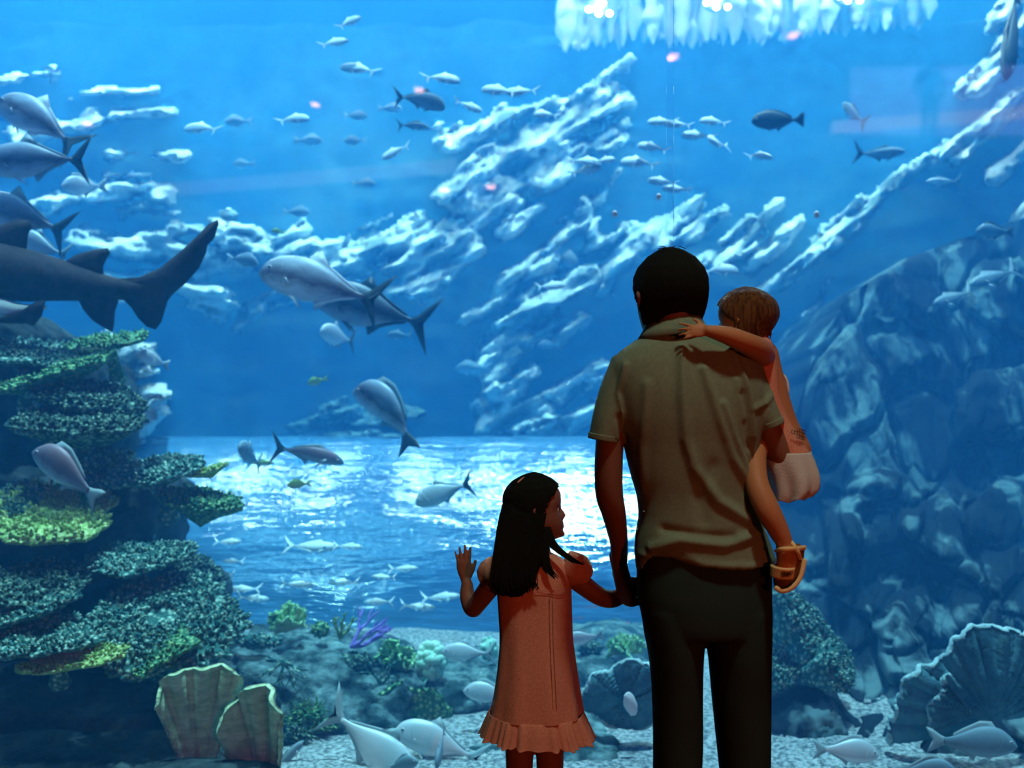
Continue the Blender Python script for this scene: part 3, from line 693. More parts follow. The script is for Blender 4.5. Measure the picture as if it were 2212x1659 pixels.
tag(mk('shell', V, f, M['white']), 'small white shell lying in the round grey plate coral', 'shell')

def lettuce(px, py, D, r, label, m, seed, leaves=7):
    mb = MB(); rr = random.Random(seed)
    for k in range(leaves):
        W, F, E = sheet_coral('x', px + rr.uniform(-.35, .35) * r, py + rr.uniform(.2, .75) * r - k * r * .02, D + rr.uniform(-.08, .08), r * D / FPX * rr.uniform(.65, 1.05), (1,), m, seed * 10 + k, a0=rr.uniform(-10, 30), a1=rr.uniform(150, 190),
                              cup=rr.uniform(.1, .7), waves=rr.choice((6, 8, 9)), amp=.11, yaw=rr.uniform(-60, 60), tilt=rr.uniform(-35, 25), thick=.010)
        mb.add(W, F)
    o = mk('lettuce_coral', *mb.arr(), M[m]); tag(o, label, 'coral'); return o
lettuce(628, 1338, 5.2, 42, 'bright lime lettuce coral on top of the mound', 'coral_lettuce', 1, 8)
lettuce(862, 1418, 5.1, 44, 'yellow green lettuce coral right of the purple branches', 'coral_lettuce', 2, 8)
lettuce(1348, 1392, 5.6, 38, 'green lettuce coral beside the man\'s left leg', 'coral_lettuce', 3, 7)

def bumpy(px, py, rx, ry, D, label, m, seed, n=40, br=.35, name='lump_coral'):
    mb = MB(); s = D / FPX; r = random.Random(seed); b, f = ico(3); b1, f1 = ico(2); c = np.array(P(px, py, D))
    R3 = np.array([rx * s, min(rx, ry) * s, ry * s]) * .8
    mb.add(b * R3 * (1 + fbm(b * 2, 3, seed)[:, None] * .15) + c, f)
    for k in range(n):
        v = b[r.randrange(len(b))]
        if v[1] > .5: v = -v
        q = r.uniform(.7, 1.2) * br * min(R3); mb.add(b1 * [q, q, q * 1.15] + v * R3 * 1.02 + c, f1)
    o = mk(name, *mb.arr(), M[m]); tag(o, label, 'coral'); return o
bumpy(692, 1360, 24, 20, 5.15, 'small round bristly coral beside the bright lettuce coral', 'coral_green', 1, 60, .18)
bumpy(932, 1428, 36, 44, 5.15, 'mint green bubble coral right of the yellow green lettuce', 'coral_bubble', 2, 60, .30)
bumpy(948, 1532, 32, 28, 5.0, 'pale green lumpy coral left of the girl\'s hem', 'coral_green', 3, 40, .32)
bumpy(988, 1556, 18, 22, 5.0, 'small pale coral lump next to the girl\'s hem', 'coral_green', 4, 30, .3)
bumpy(1275, 1402, 30, 18, 5.7, 'dark nubbly coral under the striped fish', 'coral_dark', 5, 50, .25)
bumpy(1640, 1500, 38, 30, 5.6, 'pale coral lump between the trouser legs and the rock', 'coral_grey', 6, 40, .25)
bumpy(770, 1430, 45, 25, 5.0, 'reddish encrusted lump on the mound\'s right end', 'coral_dark', 8, 50, .25)
bumpy(1058, 1400, 24, 26, 5.5, 'pale coral knob just left of the dress', 'coral_bubble', 9, 30, .3)
bumpy(560, 1385, 60, 18, 5.0, 'fuzzy blue coral crust on the mound\'s crest', 'coral_grey', 10, 90, .3)

def branching(px, py, D, size, label, m, seed, ang0=90, n=3, depth=3, r0=.012, spread=35, name='branch_coral', up=.15):
    mb = MB(); rr = random.Random(seed); s = D / FPX * size
    def grow(p, a, b, L, r, d):
        v = Vector((math.cos(a) * math.cos(b), math.sin(b), math.sin(a) * math.cos(b)))
        q = p + v * L; mid = p.lerp(q, .5) + Vector((rr.uniform(-1, 1), rr.uniform(-1, 1), rr.uniform(-1, 1))) * L * .10
        mb.add(*tube([p, mid, q], [r, r * .8, r * .62], 7, 6))
        if d > 0:
            for k in range(rr.choice((2, 2, 3))):
                grow(p.lerp(q, rr.uniform(.6, 1)), a + math.radians(rr.uniform(-1, 1) * spread), b + math.radians(rr.uniform(-25, 25)), L * rr.uniform(.65, .9), r * .66, d - 1)
    for k in range(n):
        grow(P(px, py, D), math.radians(ang0 + (k - (n - 1) / 2) * spread * 1.1 + rr.uniform(-8, 8)), math.radians(rr.uniform(-25, 25)), s * .45, r0, depth)
    o = mk(name, *mb.arr(), M[m]); tag(o, label, 'coral'); return o
branching(735, 1378, 5.1, 58, 'thin yellow green branching coral behind the purple one', 'coral_yellow', 3, 75, 3, 2, .010, 26)
branching(760, 1396, 5.0, 95, 'purple antler coral reaching right from the mound', 'coral_purple', 6, 38, 3, 2, .012, 30)
branching(612, 1428, 4.75, 60, 'small pale staghorn coral hanging on the mound\'s front', 'coral_grey', 8, -100, 5, 2, .010, 34)
branching(820, 1475, 4.9, 60, 'thin grey branching coral at the mound\'s right foot', 'coral_grey', 12, 60, 4, 2, .008, 38)

def spiky(px, py, D, r, label, seed, n=70, m='coral_green', cat='anemone'):
    mb = MB(); rr = random.Random(seed); s = D / FPX
    for k in range(n):
        a = math.radians(rr.uniform(-15, 195)); b = rr.uniform(-1.0, .3); L = r * s * rr.uniform(.6, 1.1)
        p0 = P(px + rr.uniform(-.4, .4) * r, py + rr.uniform(-.2, .3) * r, D); v = Vector((math.cos(a) * math.cos(b), math.sin(b), math.sin(a) * math.cos(b)))
        q = p0 + v * L; mid = p0.lerp(q, .5) + Vector((0, 0, rr.uniform(-.02, .03)))
        mb.add(*tube([p0, mid, q], [.007, .006, .002], 6, 6))
    o = mk('soft_coral', *mb.arr(), M[m]); tag(o, label, cat); return o
spiky(668, 1562, 4.7, 55, 'spiky dark green soft coral right of the cream leaf coral', 1, 120, 'coral_green', 'coral')
spiky(640, 1600, 4.6, 40, 'low spiky soft coral below the larger spiky one', 2, 80, 'coral_dark', 'coral')
# ------------------------------------------------------------------ fish
PROF = {  # t: 0 snout .. 1 tail root ; top, bottom, half width (in fish lengths)
 'jack': ([0, .03, .08, .18, .32, .48, .62, .78, .9, 1], [.005, .055, .105, .15, .172, .165, .125, .065, .028, .018], [-.02, -.05, -.08, -.115, -.14, -.148, -.115, -.055, -.026, -.018], [.008, .03, .045, .06, .068, .064, .05, .028, .014, .010]),
 'bream': ([0, .04, .1, .2, .34, .5, .65, .8, .92, 1], [.0, .05, .10, .16, .19, .18, .135, .08, .045, .036], [-.02, -.05, -.085, -.12, -.145, -.15, -.12, -.07, -.04, -.034], [.01, .035, .05, .065, .075, .07, .05, .03, .016, .012]),
 'slim': ([0, .04, .1, .2, .34, .5, .65, .8, .92, 1], [.0, .03, .06, .09, .105, .10, .08, .045, .022, .015], [-.01, -.03, -.055, -.08, -.095, -.095, -.075, -.04, -.02, -.014], [.01, .025, .038, .05, .055, .05, .04, .022, .01, .008]),
 'surgeon': ([0, .03, .08, .18, .34, .5, .66, .8, .9, 1], [.01, .06, .10, .15, .18, .175, .14, .08, .03, .020], [-.02, -.06, -.09, -.13, -.155, -.155, -.12, -.065, -.025, -.018], [.012, .035, .045, .055, .06, .055, .045, .028, .012, .009]),
}
def xf_bend(V, bend, arch):
    """curve the spine: bend sideways, arch up and down (radians over the body length)"""
    V = V.copy(); x = V[:, 0] - .1
    if abs(bend) > 1e-4:
        k = bend; a = k * x; y = V[:, 1].copy()
        V[:, 0] = .1 + np.sin(a) / k - y * np.sin(a); V[:, 1] = (1 - np.cos(a)) / k + y * np.cos(a)
    if abs(arch) > 1e-4:
        k = arch; x = V[:, 0] - .1; a = k * x; z = V[:, 2].copy()
        V[:, 0] = .1 + np.sin(a) / k + z * np.sin(a); V[:, 2] = -(1 - np.cos(a)) / k + z * np.cos(a)
    return V
def fin_geo(poly, th=.006, plane='xz', org=(0, 0, 0), R=None):
    """a fin with real thickness: swollen at its middle, thin at its rim"""
    p = np.array(poly, float); 
    q = [];
    for i in range(len(p)):
        a, b = p[i], p[(i + 1) % len(p)]; q += [a, a * .5 + b * .5]
    p = np.array(q); n = len(p); c = p.mean(0); mid = c + (p - c) * .6
    V = []
    for s_ in (1, -1):
        V += [(x, s_ * th * .18, z) for x, z in p]; V += [(x, s_ * th, z) for x, z in mid]; V += [(c[0], s_ * th, c[1])]
    V = np.array(V); m = 2 * n + 1; F = []
    for s_ in (0, 1):
        o = s_ * m
        for i in range(n):
            j = (i + 1) % n; f1 = (o + i, o + j, o + n + j, o + n + i); f2 = (o + n + i, o + n + j, o + 2 * n)
            F += [f1, f2] if s_ == 0 else [f1[::-1], f2[::-1]]
    for i in range(n): F.append((i, m + i, m + (i + 1) % n, (i + 1) % n))
    if R is not None: V = V @ R.T
    return V + np.array(org), F
def lmk(name, V, F, mat_, parent=None):
    me = bpy.data.meshes.new(name); me.from_pydata(np.asarray(V).tolist(), [], F); me.update()
    me.polygons.foreach_set('use_smooth', [True] * len(me.polygons)); me.materials.append(mat_)
    o = bpy.data.objects.new(name, me); COL.objects.link(o)
    if parent is not None: o.parent = parent
    return o
_fc = {}
def make_fish(shape, skin, bend, arch, detail, finm='fin', tailm=None):
    key = (shape, skin, round(bend, 1), round(arch, 1), detail, finm, tailm)
    if key in _fc: return _fc[key]
    t_, tp, bt, hw = [np.array(a) for a in PROF[shape]]
    ns, nr = (34, 20) if detail > 1 else (20, 12) if detail == 1 else (16, 10)
    tt = np.linspace(0, 1, ns) ** 1.15; th = np.linspace(0, 2 * math.pi, nr, endpoint=False)
    from_x = .5; BL = .80; V = []
    A = crom(np.stack([t_, tp, bt, hw], 1), 120)
    for t in tt:
        z1, z0, w_ = (np.interp(t, A[:, 0], A[:, i]) for i in (1, 2, 3))
        c, s_ = np.cos(th), np.sin(th)
        zc, h = (z1 + z0) / 2, (z1 - z0) / 2
        V.append(np.stack([np.full(nr, from_x - BL * t), w_ * np.sign(c) * np.abs(c) ** .9, zc + h * np.sign(s_) * np.abs(s_) ** 1.0], 1))
    V = np.vstack(V); F = grid_faces(nr, ns); F.append(tuple(range(nr))[::-1]); F.append(tuple((ns - 1) * nr + i for i in range(nr)))
    X = lambda v: xf_bend(np.asarray(v), bend, arch)
    fm = M[finm]; tm = M[tailm or finm]
    parts = []
    b = X(V); xb = from_x - BL
    tails = {'jack': [(xb + .03, .018), (xb - .02, .05), (xb - .10, .15), (xb - .17, .23), (xb - .12, .10), (xb - .075, .0), (xb - .12, -.10), (xb - .17, -.22), (xb - .10, -.14), (xb - .02, -.05), (xb + .03, -.018)],
             'bream': [(xb + .03, .035), (xb - .03, .06), (xb - .12, .12), (xb - .19, .14), (xb - .15, .06), (xb - .12, .0), (xb - .15, -.06), (xb - .19, -.14), (xb - .12, -.11), (xb - .03, -.06), (xb + .03, -.035)],
             'surgeon': [(xb + .03, .02), (xb - .04, .06), (xb - .10, .12), (xb - .15, .15), (xb - .15, .0), (xb - .15, -.14), (xb - .10, -.11), (xb - .04, -.06), (xb + .03, -.02)]}
    tl = tails.get(shape, tails['jack']); V2, F2 = fin_geo(tl, .008); parts.append(('tail_fin', X(V2), F2, tm))
    top = lambda t: np.interp(t, A[:, 0], A[:, 1]); bot = lambda t: np.interp(t, A[:, 0], A[:, 2])
    if detail >= 1:
        dors = {'jack': [(.42, .0), (.50, .085), (.56, .03), (.75, .022), (.93, .012), (.93, -.01), (.42, -.03)], 'bream': [(.28, .0), (.34, .055), (.5, .06), (.72, .045), (.86, .03), (.88, -.01), (.28, -.03)],
                'slim': [(.35, .0), (.42, .05), (.6, .03), (.85, .015), (.85, -.01), (.35, -.02)], 'surgeon': [(.2, 0), (.3, .03), (.6, .035), (.9, .05), (.92, -.01), (.2, -.03)]}[shape]
        V2, F2 = fin_geo([(from_x - BL * t, top(t) + h) for t, h in dors], .006); parts.append(('dorsal_fin', X(V2), F2, fm))
        anal = [(.56, .02), (.60, -.07), (.66, -.03), (.82, -.02), (.93, -.01), (.93, .01), (.56, .03)]
        V2, F2 = fin_geo([(from_x - BL * t, bot(t) + h) for t, h in anal], .006); parts.append(('anal_fin', X(V2), F2, fm))
        for sd in (1, -1):
            R = np.array(Matrix.Rotation(math.radians(sd * 28), 3, 'Z') @ Matrix.Rotation(math.radians(sd * 20), 3, 'X'))
            if shape in ('jack', 'slim'): pp = [(.02, .012), (-.05, .018), (-.13, -.01), (-.19, -.06), (-.12, -.045), (-.04, -.03), (.0, -.02)]
            else: pp = [(.02, .015), (-.06, .02), (-.13, .0), (-.12, -.04), (-.05, -.045), (.0, -.02)]
            V2, F2 = fin_geo(pp, .004, org=(from_x - BL * .30, sd * .062, -.03), R=R); parts.append(('pectoral_fin', X(V2), F2, M['fin_white'] if finm != 'fin_dark' else fm))
            R = np.array(Matrix.Rotation(math.radians(sd * 15), 3, 'X'))
            V2, F2 = fin_geo([(.02, .0), (-.03, .01), (-.08, -.055), (-.10, -.09), (-.05, -.05), (.0, -.02)], .004, org=(from_x - BL * .33, sd * .02, -.115 if shape != 'slim' else -.075), R=R); parts.append(('pelvic_fin', X(V2), F2, M['fin_white'] if finm != 'fin_dark' else fm))
    if detail >= 1:
        bb, ff = ico(2)
        for sd in (1, -1):
            e = .018; ez = .035 if shape != 'slim' else .012
            ew = np.interp(.106, A[:, 0], A[:, 3]); zt_, zb_ = top(.106), bot(.106); ew = ew * math.sqrt(max(.1, 1 - ((ez - (zt_ + zb_) / 2) / ((zt_ - zb_) / 2)) ** 2))
            parts.append(('eye', X(bb * [e, e * .5, e] + [from_x - .085, sd * ew, ez]), ff, M['eye']))
            parts.append(('pupil', X(bb * [e * .6, e * .3, e * .6] + [from_x - .084, sd * (ew + .007), ez]), ff, M['pupil']))
    if detail > 1:
        gx = from_x - BL * .24; hs = .11 if shape != 'slim' else .07
        for sd in (1, -1):
            arc = [(gx + .03 * math.sin(a * 1.3) - .02 * (1 - math.cos(a)), sd * (np.interp(.24, A[:, 0], A[:, 3]) * (1 - .35 * abs(a) ** 2) + .002), .01 + hs * math.sin(a)) for a in np.linspace(-1.0, 1.0, 9)]
            V2, F2 = tube(arc, [.0045] * 9, 6, 20, ref=(0, 1, 0)); parts.append(('gill_cover', X(V2), F2, M[skin]))
        mo = [(from_x + .001, .0, -.012), (from_x - .02, .018, -.026), (from_x - .045, .028, -.034)]
        V2, F2 = tube(mo[::-1] + [(x_, -y_, z_) for x_, y_, z_ in mo[1:]], [.003] * 5, 6, 14); parts.append(('mouth', X(V2), F2, M['pupil']))
    _fc[key] = [b, F, M[skin], parts, None, None]
    return _fc[key]
def fish(px, py, Lp, D, yaw, pitch, label, shape='jack', skin='small', bend=0, arch=0, roll=0, det=1, finm='fin', tailm=None, group=None, cat='fish', Lm=None):
    data = make_fish(shape, skin, bend, arch, det, finm, tailm)
    L = Lm or Lp * D / FPX / max(.45, abs(math.cos(math.radians(yaw))))
    if data[4] is None:
        o = lmk('fish', data[0], data[1], data[2]); kids = []; eye = None
        for nme, v, f, mm in data[3]:
            if nme == 'pupil': lmk(nme, v, f, mm, eye)
            else:
                k = lmk(nme, v, f, mm, o); eye = k if nme == 'eye' else eye
        data[4] = o
    else:
        s_ = data[4]; o = s_.copy(); COL.objects.link(o)
        for ch in s_.children:
            c = ch.copy(); COL.objects.link(c); c.parent = o
            for g in ch.children:
                g2 = g.copy(); COL.objects.link(g2); g2.parent = c
    for k_ in list(o.keys()):
        if k_ in ('label', 'category', 'group'): del o[k_]
    o.location = P(px, py, D); o.scale = (L, L, L)
    R = Matrix.Rotation(math.radians(yaw), 4, 'Z') @ Matrix.Rotation(math.radians(-pitch), 4, 'Y') @ Matrix.Rotation(math.radians(roll), 4, 'X')
    o.rotation_euler = R.to_euler()
    tag(o, label, cat, group); return o
# yaw: 0 swims right, 180 left, -90 towards the camera; pitch: snout up
fish(88, 262, 238, 5.6, 168, 27, 'large silver jack at the upper left edge swimming up left', skin='jack', arch=.5, bend=-.25, det=2, roll=16, finm='fin_white', tailm='fin_dark')
fish(84, 346, 250, 5.5, 176, -3, 'large jack with a dark forked tail cut by the left edge, second from top', skin='jack', arch=.2, det=2, tailm='fin_dark')
fish(50, 468, 250, 5.6, 172, 14, 'large jack above the shark\'s fin, third from top at the left edge', skin='jack', arch=.35, det=2, tailm='fin_dark')
fish(90, 532, 150, 5.9, 172, 20, 'pale jack half hidden behind the shark\'s fin', skin='pale', det=2)
fish(184, 402, 60, 6.2, 240, -10, 'pale fish seen head on below the second jack', shape='bream', skin='pale', det=2, Lm=.34)
fish(524, 562, 78, 6.8, -12, -14, 'olive grey bream left of the two large jacks, facing right', shape='bream', skin='dim', det=2, arch=.3, finm='fin_white')
fish(702, 618, 300, 5.6, 172, 14, 'largest silver jack with a reddish flank in front of a dark one', skin='jack', arch=.15, det=2, roll=12, finm='fin_white', tailm='fin_dark')
fish(812, 672, 285, 6.1, 170, 14, 'dusky large jack behind and below the largest silver one', skin='jackdark', arch=.1, det=2, finm='fin_dark')
fish(732, 728, 90, 6.6, 246, 8, 'silver jack swimming head on under the dusky jack', skin='pale', det=2, Lm=.42, tailm='fin_dark')
fish(865, 724, 56, 7.6, 176, 0, 'faint blue fish behind the dusky jack\'s belly', skin='dim', det=1)
fish(686, 823, 48, 6.4, 172, -14, 'small yellow tailed fish above the left end of the tunnel', shape='bream', skin='fyellow', det=1, finm='fin_yellow')
fish(846, 888, 190, 5.8, 148, 32, 'large dark backed fish curling downward above the tunnel', shape='bream', skin='jack', arch=1.1, bend=.5, det=2, tailm='fin_dark')
fish(662, 978, 165, 5.6, 8, -14, 'reddish blotched fish swimming right over the tunnel crown', shape='slim', skin='snap', det=2, arch=.25, tailm='fin_dark')
fish(541, 985, 60, 5.9, 262, 22, 'narrow fish seen head on over the tunnel\'s left part', skin='dim', det=2, Lm=.36)
fish(646, 1046, 54, 5.6, 176, -6, 'small yellow green fish over the bright tunnel', shape='bream', skin='fyellow', det=1, finm='fin_yellow')
fish(962, 1062, 140, 5.6, 172, -22, 'silver jack tilted head down over the brightest tunnel glare', skin='pale', roll=14, det=2, tailm='fin_dark', arch=.2)
fish(150, 1024, 205, 4.4, 160, 28, 'big hazy purple grey fish in front of the stacked corals', shape='bream', skin='snap', det=2, arch=.3, bend=.2)
fish(333, 778, 70, 5.4, 244, 14, 'pale fish swimming head on right of the green plate coral', shape='bream', skin='pale', det=2, Lm=.24)
fish(1683, 260, 118, 7.0, 178, -1, 'dark oval surgeonfish alone at upper right', shape='surgeon', skin='fdark', det=2, finm='fin_dark')
fish(2098, 1604, 190, 4.2, -6, -2, 'blue grey sea bream with a sharp eye at the bottom right', roll=-12, shape='bream', skin='dim', det=2)
fish(1826, 1622, 150, 4.25, 4, -8, 'pale bream with a white tail above the gravel right of the man', roll=-14, shape='bream', skin='pale', det=2, arch=.15)
fish(1990, 1668, 150, 4.1, -4, 4, 'bream cut off by the bottom edge at right', shape='bream', skin='dim', det=2)
fish(800, 1606, 260, 4.3, -20, -38, 'large pale jack diving right at the bottom with its tail raised', roll=-16, skin='pale', det=2, arch=.35)
fish(955, 1608, 215, 4.4, 174, 16, 'pale jack facing left at the bottom beside the girl\'s hem', roll=16, skin='pale', det=2, arch=.25)
fish(952, 1614, 80, 4.15, 262, -34, 'narrow blue fish seen head on in front of the bottom jack', skin='dim', det=2, Lm=.20)
fish(868, 1652, 80, 4.2, -30, 20, 'rounded fish cut off at the bottom below the diving jack', shape='bream', skin='dim', det=2)
fish(618, 1640, 90, 4.3, 30, 40, 'small teal fish at the bottom right of the cream leaf coral', shape='slim', skin='dim', det=2)
fish(1014, 1410, 120, 5.0, 176, 0, 'pale jack facing left just left of the dress', skin='pale', det=2, roll=16)
fish(1062, 1500, 125, 4.7, 174, 6, 'pale round fish facing left, half hidden by the dress', shape='bream', roll=14, skin='pale', det=2)
fish(1262, 1378, 90, 5.3, 176, -10, 'pale striped fish right of the dress', shape='bream', skin='pale', det=2)
fish(1668, 1398, 60, 5.2, 176, -4, 'small bright yellow fish beside the man\'s right trouser leg', shape='bream', skin='fyellow', det=1, finm='fin_yellow')
fish(1690, 1375, 50, 5.6, 176, 0, 'small lilac fish above the bright yellow one', shape='slim', skin='pale', det=1)
fish(560, 1000, 60, 6.4, 4, 0, 'faint yellowish fish over the tunnel left of the reddish one', shape='slim', skin='fyellow', det=1)
fish(2150, 598, 140, 7.0, 200, -16, 'silver bellied fish by the right edge, upper of two', roll=30, shape='slim', skin='dim', det=1)
fish(2062, 642, 115, 7.0, 200, -16, 'silver bellied fish by the right edge, lower of two', roll=30, shape='slim', skin='dim', det=1)
fish(2040, 392, 78, 7.6, 178, 0, 'pale spotted fish right of the surgeonfish and lower', shape='slim', skin='pale', det=1)
fish(1898, 332, 120, 8.0, 4, 4, 'slim dark finned fish below the surgeonfish', shape='slim', skin='dim', det=1, finm='fin_dark', arch=-.3)
fish(1846, 246, 60, 8.0, 110, 40, 'small dark fish swimming away right of the surgeonfish', shape='slim', skin='dim', det=1, finm='fin_dark', Lm=.4)
fish(2186, 62, 170, 7.0, 235, -60, 'dark fish diving at the top right corner', shape='slim', skin='fdark', det=1, finm='fin_dark')
fish(2150, 500, 90, 7.2, 186, 0, 'mottled fish at the right edge above the silver bellied pair', shape='bream', skin='dim', det=1, finm='fin_dark')
GS = 'white backed jacks of the upper school'
S = [ # px, py, length px, yaw, pitch, arch, label
 (752, 48, 52, 20, 28, .6, 'topmost white backed fish of the school, tilted up right'), (719, 92, 58, 18, 14, .6, 'white backed fish just below the topmost one'),
 (779, 148, 80, 176, 6, .9, 'bright fish upper left of the dark finned one'), (952, 168, 78, 4, -8, .9, 'bright fish facing right at the school\'s top centre'),
 (1082, 195, 78, 176, 4, .9, 'bright fish left of an overlapping pair'), (1128, 197, 70, 176, -4, .5, 'bright fish right of an overlapping pair'),
 (1178, 246, 56, 196, -6, 1.1, 'curled fish above the rock ridge\'s peak slope'), (1010, 228, 60, 10, -20, .4, 'faint fish under the overlapping pair'),
 (440, 276, 78, 174, 0, .9, 'bright fish alone at the left side of the school'), (632, 256, 66, 8, 4, 1.0, 'pale arched fish below the left orange light'),
 (856, 326, 64, 176, -28, .6, 'pale fish with drooping tail left of the ridge'), (1432, 262, 62, 176, -2, .6, 'bright fish leading the right group'),
 (1466, 268, 58, 178, 0, .8, 'bright fish behind the leading one of the right group'), (1543, 262, 60, 176, 4, .9, 'bright fish at the right group\'s upper right'),
 (1508, 292, 68, 178, 2, .9, 'bright fish in the middle of the right group'), (1549, 308, 50, 230, 0, .6, 'fish turning behind the middle of the right group'),
 (1412, 318, 66, 178, 8, .8, 'bright fish above the arched one in the right group'), (1382, 350, 78, 178, 2, 1.0, 'arched fish with white fins at the left of the right group'),
 (1262, 348, 70, 2, -8, .8, 'fish facing right over the rock ridge'), (1305, 346, 46, 6, 8, .5, 'small fish just behind the one over the ridge'), (1262, 368, 66, 4, 8, .7, 'fish under the one facing right over the ridge'),
 (1432, 392, 62, 176, 4, .8, 'upper of two fish below the right group'), (1464, 408, 60, 178, 0, .7, 'lower of two fish below the right group'),
 (1638, 336, 58, 6, -4, .9, 'white backed fish below and left of the surgeonfish'), (1552, 582, 78, 4, 0, 1.0, 'white arched fish between the two heads'),
 (1188, 618, 60, 4, 4, .3, 'slim white fish left of the man\'s head'), (1500, 238, 40, 178, 0, .6, 'tiny fish above the right group'), (1232, 130, 40, 176, 10, .6, 'tiny pale fish near the bubble curtain')]
for x, y, L, yw, pt, ar, lb in S[:-2]:
    fish(x, y, L * 1.1, 7.0, yw, pt, lb, skin='small', arch=ar * 1.3, bend=(-.4 if abs(yw) < 90 else .4), det=1, group=GS, finm='fin_white', roll=-32 if abs(yw) < 90 else 32)
GF = 'faint distant fish'
T = [(515, 262, 62, 176, 'faint oval fish left of the arched one'), (665, 303, 62, 4, 'faint oval fish below the arched one'), (842, 234, 54, 4, 'faint fish left of the dark finned one'),
     (768, 250, 52, 4, 'faint fish at the centre of the left school'), (768, 304, 52, 176, 'faint fish lowest of the left school'), (527, 354, 50, 176, 'faint round fish above the mauve reflection'),
     (785, 396, 54, 4, 'faint fish in the mauve reflection'), (640, 458, 60, 4, 'faint slim fish above the far boulders'), (1022, 796, 78, 176, 'faint blue fish left of the broken boulders'),
     (1185, 745, 50, 176, 'faint curved fish on the broken boulders'), (1225, 560, 46, 60, 'faint fish on the slanting slabs')]
for x, y, L, yw, lb in T: fish(x, y, L, 9.6, yw, 0, lb, shape='bream', skin='dim', det=1, group=GF)
fish(905, 214, 118, 6.8, 6, -14, 'slim grey jack with a dark tail carrying an orange light spot', skin='dim', det=2, arch=.6, finm='fin_dark')
fish(892, 270, 76, 7.4, 4, -6, 'slim grey fish with dark tail under the grey jack', shape='slim', skin='dim', det=1, arch=.5, finm='fin_dark')
fish(600, 500, 30, 7.0, 176, 10, 'tiny bright yellow fish over the far shelf', shape='bream', skin='fyellow', det=1, finm='fin_yellow')
# fish shapes added for the pale reflections on the tunnel's near side
GT = 'fish shapes added for reflections on the tunnel'
r = random.Random(3)
for k, (x, y, L, lb) in enumerate([(490, 1170, 55, 'dim fish-shaped reflection uppermost left before the tunnel'), (670, 1180, 110, 'wide dim fish-shaped reflection below the glare, left'), (505, 1212, 44, 'dim fish-shaped reflection under the uppermost left one'), (870, 1228, 60, 'dim fish-shaped reflection before the tunnel left of the raised hand'),
        (480, 1242, 50, 'dim fish-shaped reflection by the dark rounded coral'), (640, 1262, 66, 'brightest slim fish-shaped reflection, centre left'), (530, 1272, 66, 'dim fish-shaped reflection between coral and centre'), (745, 1258, 60, 'dim fish-shaped reflection above the lime coral, right'),
        (545, 1292, 64, 'dim fish-shaped reflection left of the lime coral'), (500, 1330, 60, 'lowest dim fish-shaped reflection left of the lime coral'), (830, 1246, 50, 'small dim fish-shaped reflection right of centre'), (900, 1310, 70, 'dim fish-shaped reflection above the yellow green coral'),
        (750, 1180, 60, 'dim fish-shaped reflection just under the glare, centre'), (950, 1290, 80, 'dim fish-shaped reflection below the raised elbow'), (820, 1300, 60, 'dim fish-shaped reflection right of the purple coral')]):
    yw = r.choice((2, 178)); fish(x, y, L * 1.15, 6.3, yw, r.uniform(-6, 6), lb, shape='slim', skin='pale', det=1, group=GT, finm='fin_white', roll=-48 if yw < 90 else 48)
# loose bubbles
for k, (x, y) in enumerate(((1328, 462), (1423, 425), (1764, 463))):
    b, f = ico(3); o = mk('bubble', b * [.013, .013, .017] + np.array(P(x, y, 4.6)), f, M['white']); tag(o, ['bubble above and left of the man\'s head', 'bubble right above the man\'s head', 'bubble above the toddler toward the right'][k], 'bubble')

# ------------------------------------------------------------------ shark, its rear half in the picture
DS = 5.0
tab = [(-640, 600, 606, .01), (-600, 580, 625, .05), (-520, 556, 650, .10), (-400, 532, 675, .15), (-250, 516, 692, .19), (-100, 514, 690, .19), (0, 524, 654, .165), (60, 538, 652, .145), (120, 556, 650, .12), (180, 577, 650, .095), (240, 597, 648, .07), (290, 606, 646, .045), (340, 604, 640, .02)]
A = crom(tab, 60); th = np.linspace(0, 2 * math.pi, 28, endpoint=False); V = []
for x, t, b_, hw in A:
    c0 = P(x, (t + b_) / 2, DS); h = (b_ - t) / 2 * DS / FPX
    V.append(np.stack([np.full(28, c0.x), c0.y + np.cos(th) * hw, c0.z + np.sin(th) * h * np.where(np.sin(th) < 0, 1, 1)], 1))
V = np.vstack(V); F = grid_faces(28, 60); F += [tuple(range(28))[::-1], tuple(59 * 28 + i for i in range(28))]
sh = mk('shark', V, F, M['shark']); tag(sh, 'large dark brown shark entering from the left, tail raised', 'shark')
def sfin(name, poly, th_, dy=0, m='shark', lean=0):
    pts = np.array([(P(x, y, DS).x, P(x, y, DS).z) for x, y in poly])
    V, F = fin_geo(pts, th_, org=(0, DS + dy, 0))
    if lean: V[:, 1] += (V[:, 2].max() - V[:, 2]) * lean
    return mk(name, V, F, M[m], parent=sh)
sfin('caudal_fin', [(250, 603), (300, 600), (345, 580), (385, 548), (425, 512), (450, 485), (470, 475), (472, 483), (462, 515), (448, 529), (445, 545), (430, 578), (400, 612), (370, 638), (352, 664), (348, 695), (336, 712), (318, 706), (298, 686), (284, 664), (268, 648), (250, 647)], .030)
sfin('dorsal_fin', [(-60, 530), (-30, 505), (10, 484), (45, 474), (62, 476), (68, 487), (60, 505), (56, 545), (0, 550), (-60, 545)], .035)
sfin('dorsal_fin', [(140, 566), (165, 550), (200, 540), (232, 536), (238, 545), (228, 562), (222, 576), (224, 600), (180, 592), (140, 580)], .025)
sfin('anal_fin', [(165, 640), (180, 668), (200, 692), (225, 708), (243, 718), (246, 700), (248, 672), (256, 650), (245, 635), (200, 636)], .022)
sfin('pelvic_fin', [(30, 690), (70, 676), (104, 655), (122, 652), (114, 686), (98, 706), (80, 702), (50, 702), (10, 700)], .02, -.12)
